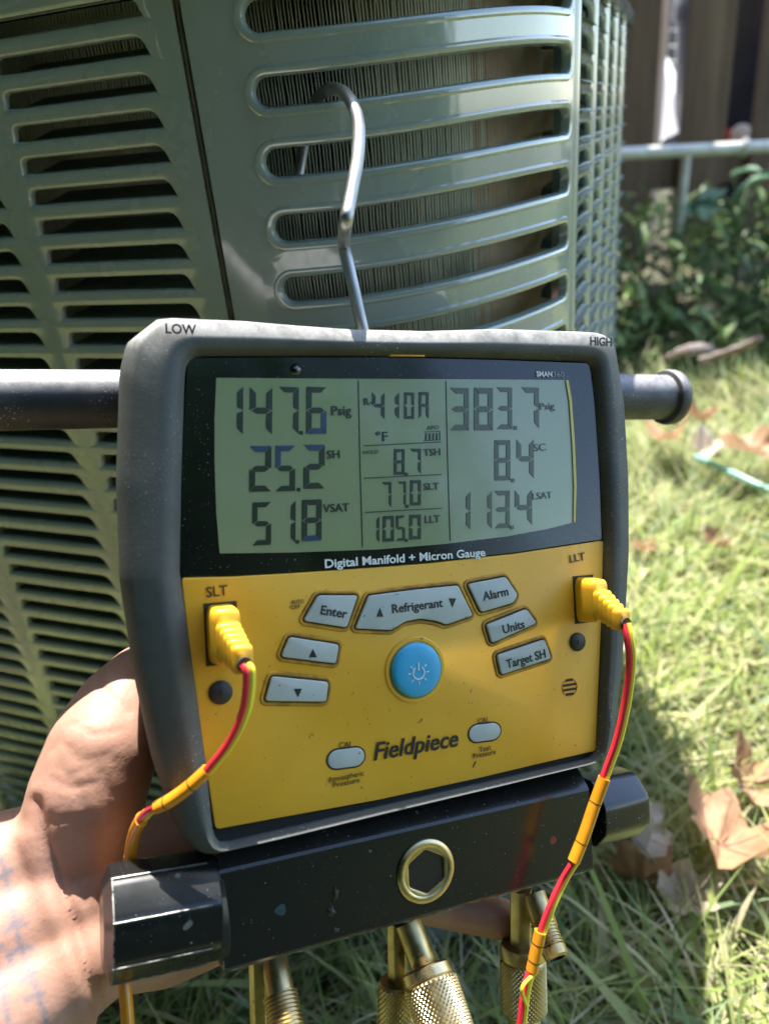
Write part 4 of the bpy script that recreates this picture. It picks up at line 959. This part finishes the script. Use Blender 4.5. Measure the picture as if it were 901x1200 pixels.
# ------------------------------------------------------------------ dead leaves and odds and ends on the grass
def dead_leaf(label, px, py, size, m, z=.03, curl=.35, az=None, tilt=(0, 0), lobes=5, seed=0, fold=1.0):
    rg = random.Random(seed); n = 40; R = []
    for i in range(n):
        a = 2 * math.pi * i / n; r = .72 + .20 * abs(math.cos(a * lobes / 2)) ** 1.3 + .07 * math.sin(a * 11 + seed) + .08 * math.sin(a * 2 + seed) ; r *= (1.15 if abs(a - math.pi / 2) < .5 else 1)
        R.append(r)
    V = [(0, 0, 0)]; K = 5; ph = rg.uniform(0, 6)
    for k in range(1, K + 1):
        for i in range(n):
            a = 2 * math.pi * i / n; r = R[i] * k / K * size / 2; x, y = r * math.cos(a), r * math.sin(a); rr = k / K
            zz = size * curl * (rr ** 2 * (.5 + .5 * math.sin(2 * a + ph)) * .8 + .12 * math.sin(5 * a + ph) * rr + .10 * noise.noise(Vector((x / size * 4, y / size * 4, seed)))) 
            zz += .42 * fold * abs(x * math.cos(ph) + y * math.sin(ph)) + size * .10 * noise.noise(Vector((x / size * 7 + seed, y / size * 7, 2))) * rr; zz -= size * .05 * (abs(math.sin(a * lobes / 2)) ** 6) * rr
            V.append((x * (1 - .25 * curl * rr), y * (1 - .2 * curl * rr), zz))
    Fq = [(0, 1 + i, 1 + (i + 1) % n) for i in range(n)]
    for k in range(K - 1):
        for i in range(n): j = (i + 1) % n; Fq.append((1 + k * n + i, 1 + (k + 1) * n + i, 1 + (k + 1) * n + j, 1 + k * n + j))
    st = tube(spline([(0, 0, .001), (0, -size * .4, size * .06), (size * .05, -size * .72, size * .10)], 5), size * .012, 5)
    def at(a, f): 
        i = int(round(a / (2 * math.pi) * n)) % n; q = np.array(V[1 + max(int(f * K) - 1, 0) * n + i]) if f > 0 else np.zeros(3); return q + [0, 0, size * .004]
    veins = [tube([at(2 * math.pi * k / lobes, f) for f in np.linspace(0, 1, K + 1)], [size * .009 * (1.15 - f) for f in np.linspace(0, 1, K + 1)], 5) for k in range(lobes)]
    root = obj('dead_leaf', (V, Fq), m); obj('leaf_vein', join(*veins), M['leaf_brown'], root); tag(root, label, 'leaf', 'dead leaves lying on the lawn'); p = PG(px, py, z); root.location = p
    root.rotation_euler = (tilt[0], tilt[1], rg.uniform(0, 6.28) if az is None else az); obj('leaf_stalk', st, m, root)
    return root
dead_leaf('largest curled tan dead leaf on the sunlit grass', 842, 990, 0.085, M['leaf_tan'], 0.032, .42, 2.3, (.35, -.15), seed=3)
dead_leaf('crumpled tan dead leaf just above the largest curled leaf', 872, 918, 0.061, M['leaf_tan'], 0.029, .5, .6, (.5, .2), seed=5)
dead_leaf('brown dead leaf in the shade beside the right valve knob', 748, 1030, 0.061, M['leaf_brown'], 0.025, .5, 4.0, (.3, -.5), seed=8)
dead_leaf('bleached pale dead leaf upright in the shade under the right valve knob', 738, 972, 0.061, M['leaf_pale'], .05, .25, 1.2, (1.0, .3), seed=11)
dead_leaf('small pinkish dead leaf half buried below the largest curled leaf', 805, 1052, 0.047, M['leaf_pale'], 0.018, .5, 5.2, (.2, .2), seed=13)
dead_leaf('tan dead leaf on the lawn directly under the bar flange', 785, 515, 0.083, M['leaf_tan'], .058, .4, 3.2, (.35, .1), seed=17)
dead_leaf('pale tan dead leaf to the right of the one under the bar flange', 828, 528, 0.061, M['leaf_pale'], .058, .4, .4, (.3, 0), seed=19)
dead_leaf('reddish brown dead leaf behind the bar flange', 822, 492, 0.054, M['leaf_brown'], .058, .5, 2.0, (.3, .3), seed=23)
dead_leaf('wide pinkish dead leaf by the start of the teal cord', 880, 530, 0.086, M['leaf_tan'], .058, .25, 1.1, (.2, 0), seed=29)
dead_leaf('small brown dead leaf alone in the middle of the sunlit lawn', 840, 637, 0.036, M['leaf_brown'], 0.025, .4, 1.1, (.2, 0), seed=31)
dead_leaf('small tan dead leaf beside the right edge of the gauge', 752, 645, 0.036, M['leaf_tan'], 0.018, .4, 2.1, (.2, 0), seed=37)
pth = [PG(815, 535, .035), PG(840, 546, .04), PG(868, 559, .045), PG(901, 574, .04), PG(960, 590, .03)]
tag(obj('teal_cord', tube(spline(pth, 6), .0045, 8), M['teal']), 'teal plastic cord lying across the sunlit lawn', 'cord')
sp = [PG(820, 424, .06), PG(838, 418, .07), PG(858, 411, .085), PG(876, 404, .10), PG(890, 396, .13)]
tag(obj('dry_stick', tube(spline(sp, 5), [.009 - .00015 * i + .0012 * math.sin(i * 1.3) for i in range(21)], 8), M['stick']), 'grey broken stick lying at the foot of the weeds', 'stick')
sp = [PG(780, 420, .05), PG(800, 412, .07), PG(822, 408, .07), PG(835, 410, .05)]
tag(obj('bark_chunk', tube(spline(sp, 5), [.005 + .006 * math.sin(i / 15 * 3.1) + .001 * math.sin(i * 2.1) for i in range(16)], 8), M['stick']), 'short pale piece of bark left of the grey stick', 'bark')

# ------------------------------------------------------------------ the garden behind the photographer: a leafy hedge the gauge and panels mirror
def hedge():
    r = empty('garden_hedge', (0, -2.6, 0)); tag(r, 'tall leafy hedge standing across the garden behind the photographer', 'hedge')
    obj('hedge_core', loft([[(x * k, y * k, z) for x, y in roundpoly([(-4.5, -.4), (3.5, -.4), (3.5, .4), (-4.5, .4)], .3, 4)] for z, k in ((0, 1), (1.6, .98), (2.3, .9), (2.6, .6))]), mat('hedge_core', (.015, .03, .012), .9), r)
    n = 15000; x = RNG.uniform(-4.8, 3.8, n); z = RNG.uniform(0, 2.9, n); lump = np.array([noise.noise(Vector((a * .9, 0, b * .9))) for a, b in zip(x, z)])
    y = .38 + .30 * lump + RNG.normal(0, .08, n) - np.clip(z - 2.0, 0, 2) ** 2 * .4; P = np.stack([x, y - 2.6, z], 1)
    az = RNG.normal(1.57, .9, n); el = RNG.normal(.3, .5, n); D = np.stack([np.cos(az) * np.cos(el), np.sin(az) * np.cos(el), np.sin(el)], 1)
    pal = np.array([(.09, .19, .05), (.12, .25, .06), (.06, .13, .035)]); T = pal[RNG.choice(3, n)] * RNG.uniform(.8, 1.2, (n, 1)); Ln = RNG.uniform(.07, .14, n)
    o = leaf_cloud('hedge_leaves', P, D, Ln * .5, Ln, T, M['hedge'], np.array([0, .3, 1.0]), 3, .3, taper=2); o.parent = r; o.matrix_parent_inverse = Matrix.Translation((0, 2.6, 0))
hedge()

def added_shade_tree():  # unseen tree added to cover the sky and darken the ground in front
    r = empty('added_shade_tree', (-2.6, -3.4, 0)); tag(r, 'unseen broad tree added behind the camera, its crown screening the sky', 'tree'); o0 = np.array(r.location)
    bark = mat('bark', (.09, .07, .05), .85, bump=(30, .6, .02))  # bark of the added unseen tree
    limbs = [tube(spline([(0, 0, -.05), (.05, .02, 1.2), (.1, .1, 2.4), (.3, .4, 3.6)], 6), [.20 - .005 * i for i in range(19)], 12)]
    for k in range(9):
        a = random.uniform(0, 6.28); L_ = random.uniform(1.6, 2.8); limbs.append(tube(spline([(.08, .08, 2.0 + .15 * k), (.6 * L_ * math.cos(a), .6 * L_ * math.sin(a), 2.9 + .1 * k), (L_ * math.cos(a), L_ * math.sin(a), 3.3 + .12 * k)], 5), [.07 - .005 * i for i in range(11)], 8))
    obj('added_tree_trunk', join(*limbs), bark, r)
    n = 19000; c = np.stack([RNG.uniform(-1.5, 3.3, 90), RNG.uniform(-1.6, 3.9, 90), RNG.uniform(2.6, 4.2, 90)], 1); i = RNG.integers(0, 90, n)
    P = c[i] + RNG.normal(0, .36, (n, 3)); P = P[P[:, 1] - 3.4 < np.where(P[:, 0] - 2.6 < -.25, 1.15, .95) + (P[:, 2] - 2.9) * .46]; n = len(P)
    D = RNG.normal(0, 1, (n, 3)); D[:, 2] = D[:, 2] * .4 - .2; D /= np.linalg.norm(D, axis=1, keepdims=True); Ln = RNG.uniform(.12, .22, n)
    pal = np.array([(.08, .18, .045), (.11, .23, .06), (.06, .13, .035)]); T = pal[RNG.choice(3, n)] * RNG.uniform(.8, 1.2, (n, 1))
    o = leaf_cloud('crown', P, D, Ln * .55, Ln, T, M['hedge'], np.array([0, .3, 1.0]), 2, .3, taper=2); o.parent = r
added_shade_tree()

def added_side_wall():  # added out of view: blocks sky at left and gives dark green reflections
    r = empty('added_green_wall', (-1.45, 0, 0)); tag(r, 'unseen green board wall added left of the air conditioner to block sky light', 'wall')
    me = mesh('siding_board', *prism([(-.012, -5), (.012, -5), (.012, 4.5), (-.012, 4.5)], 0, .145), smooth=False); me.materials.append(mat('added_green_siding', (.045, .095, .065), .6, var=(8, (.035, .075, .05))))
    for k in range(20): o = bpy.data.objects.new('siding_board', me); COL.objects.link(o); o.parent = r; o.location = (.004 * (k % 2), 0, .15 * k)  # boards of the added unseen wall
added_side_wall()
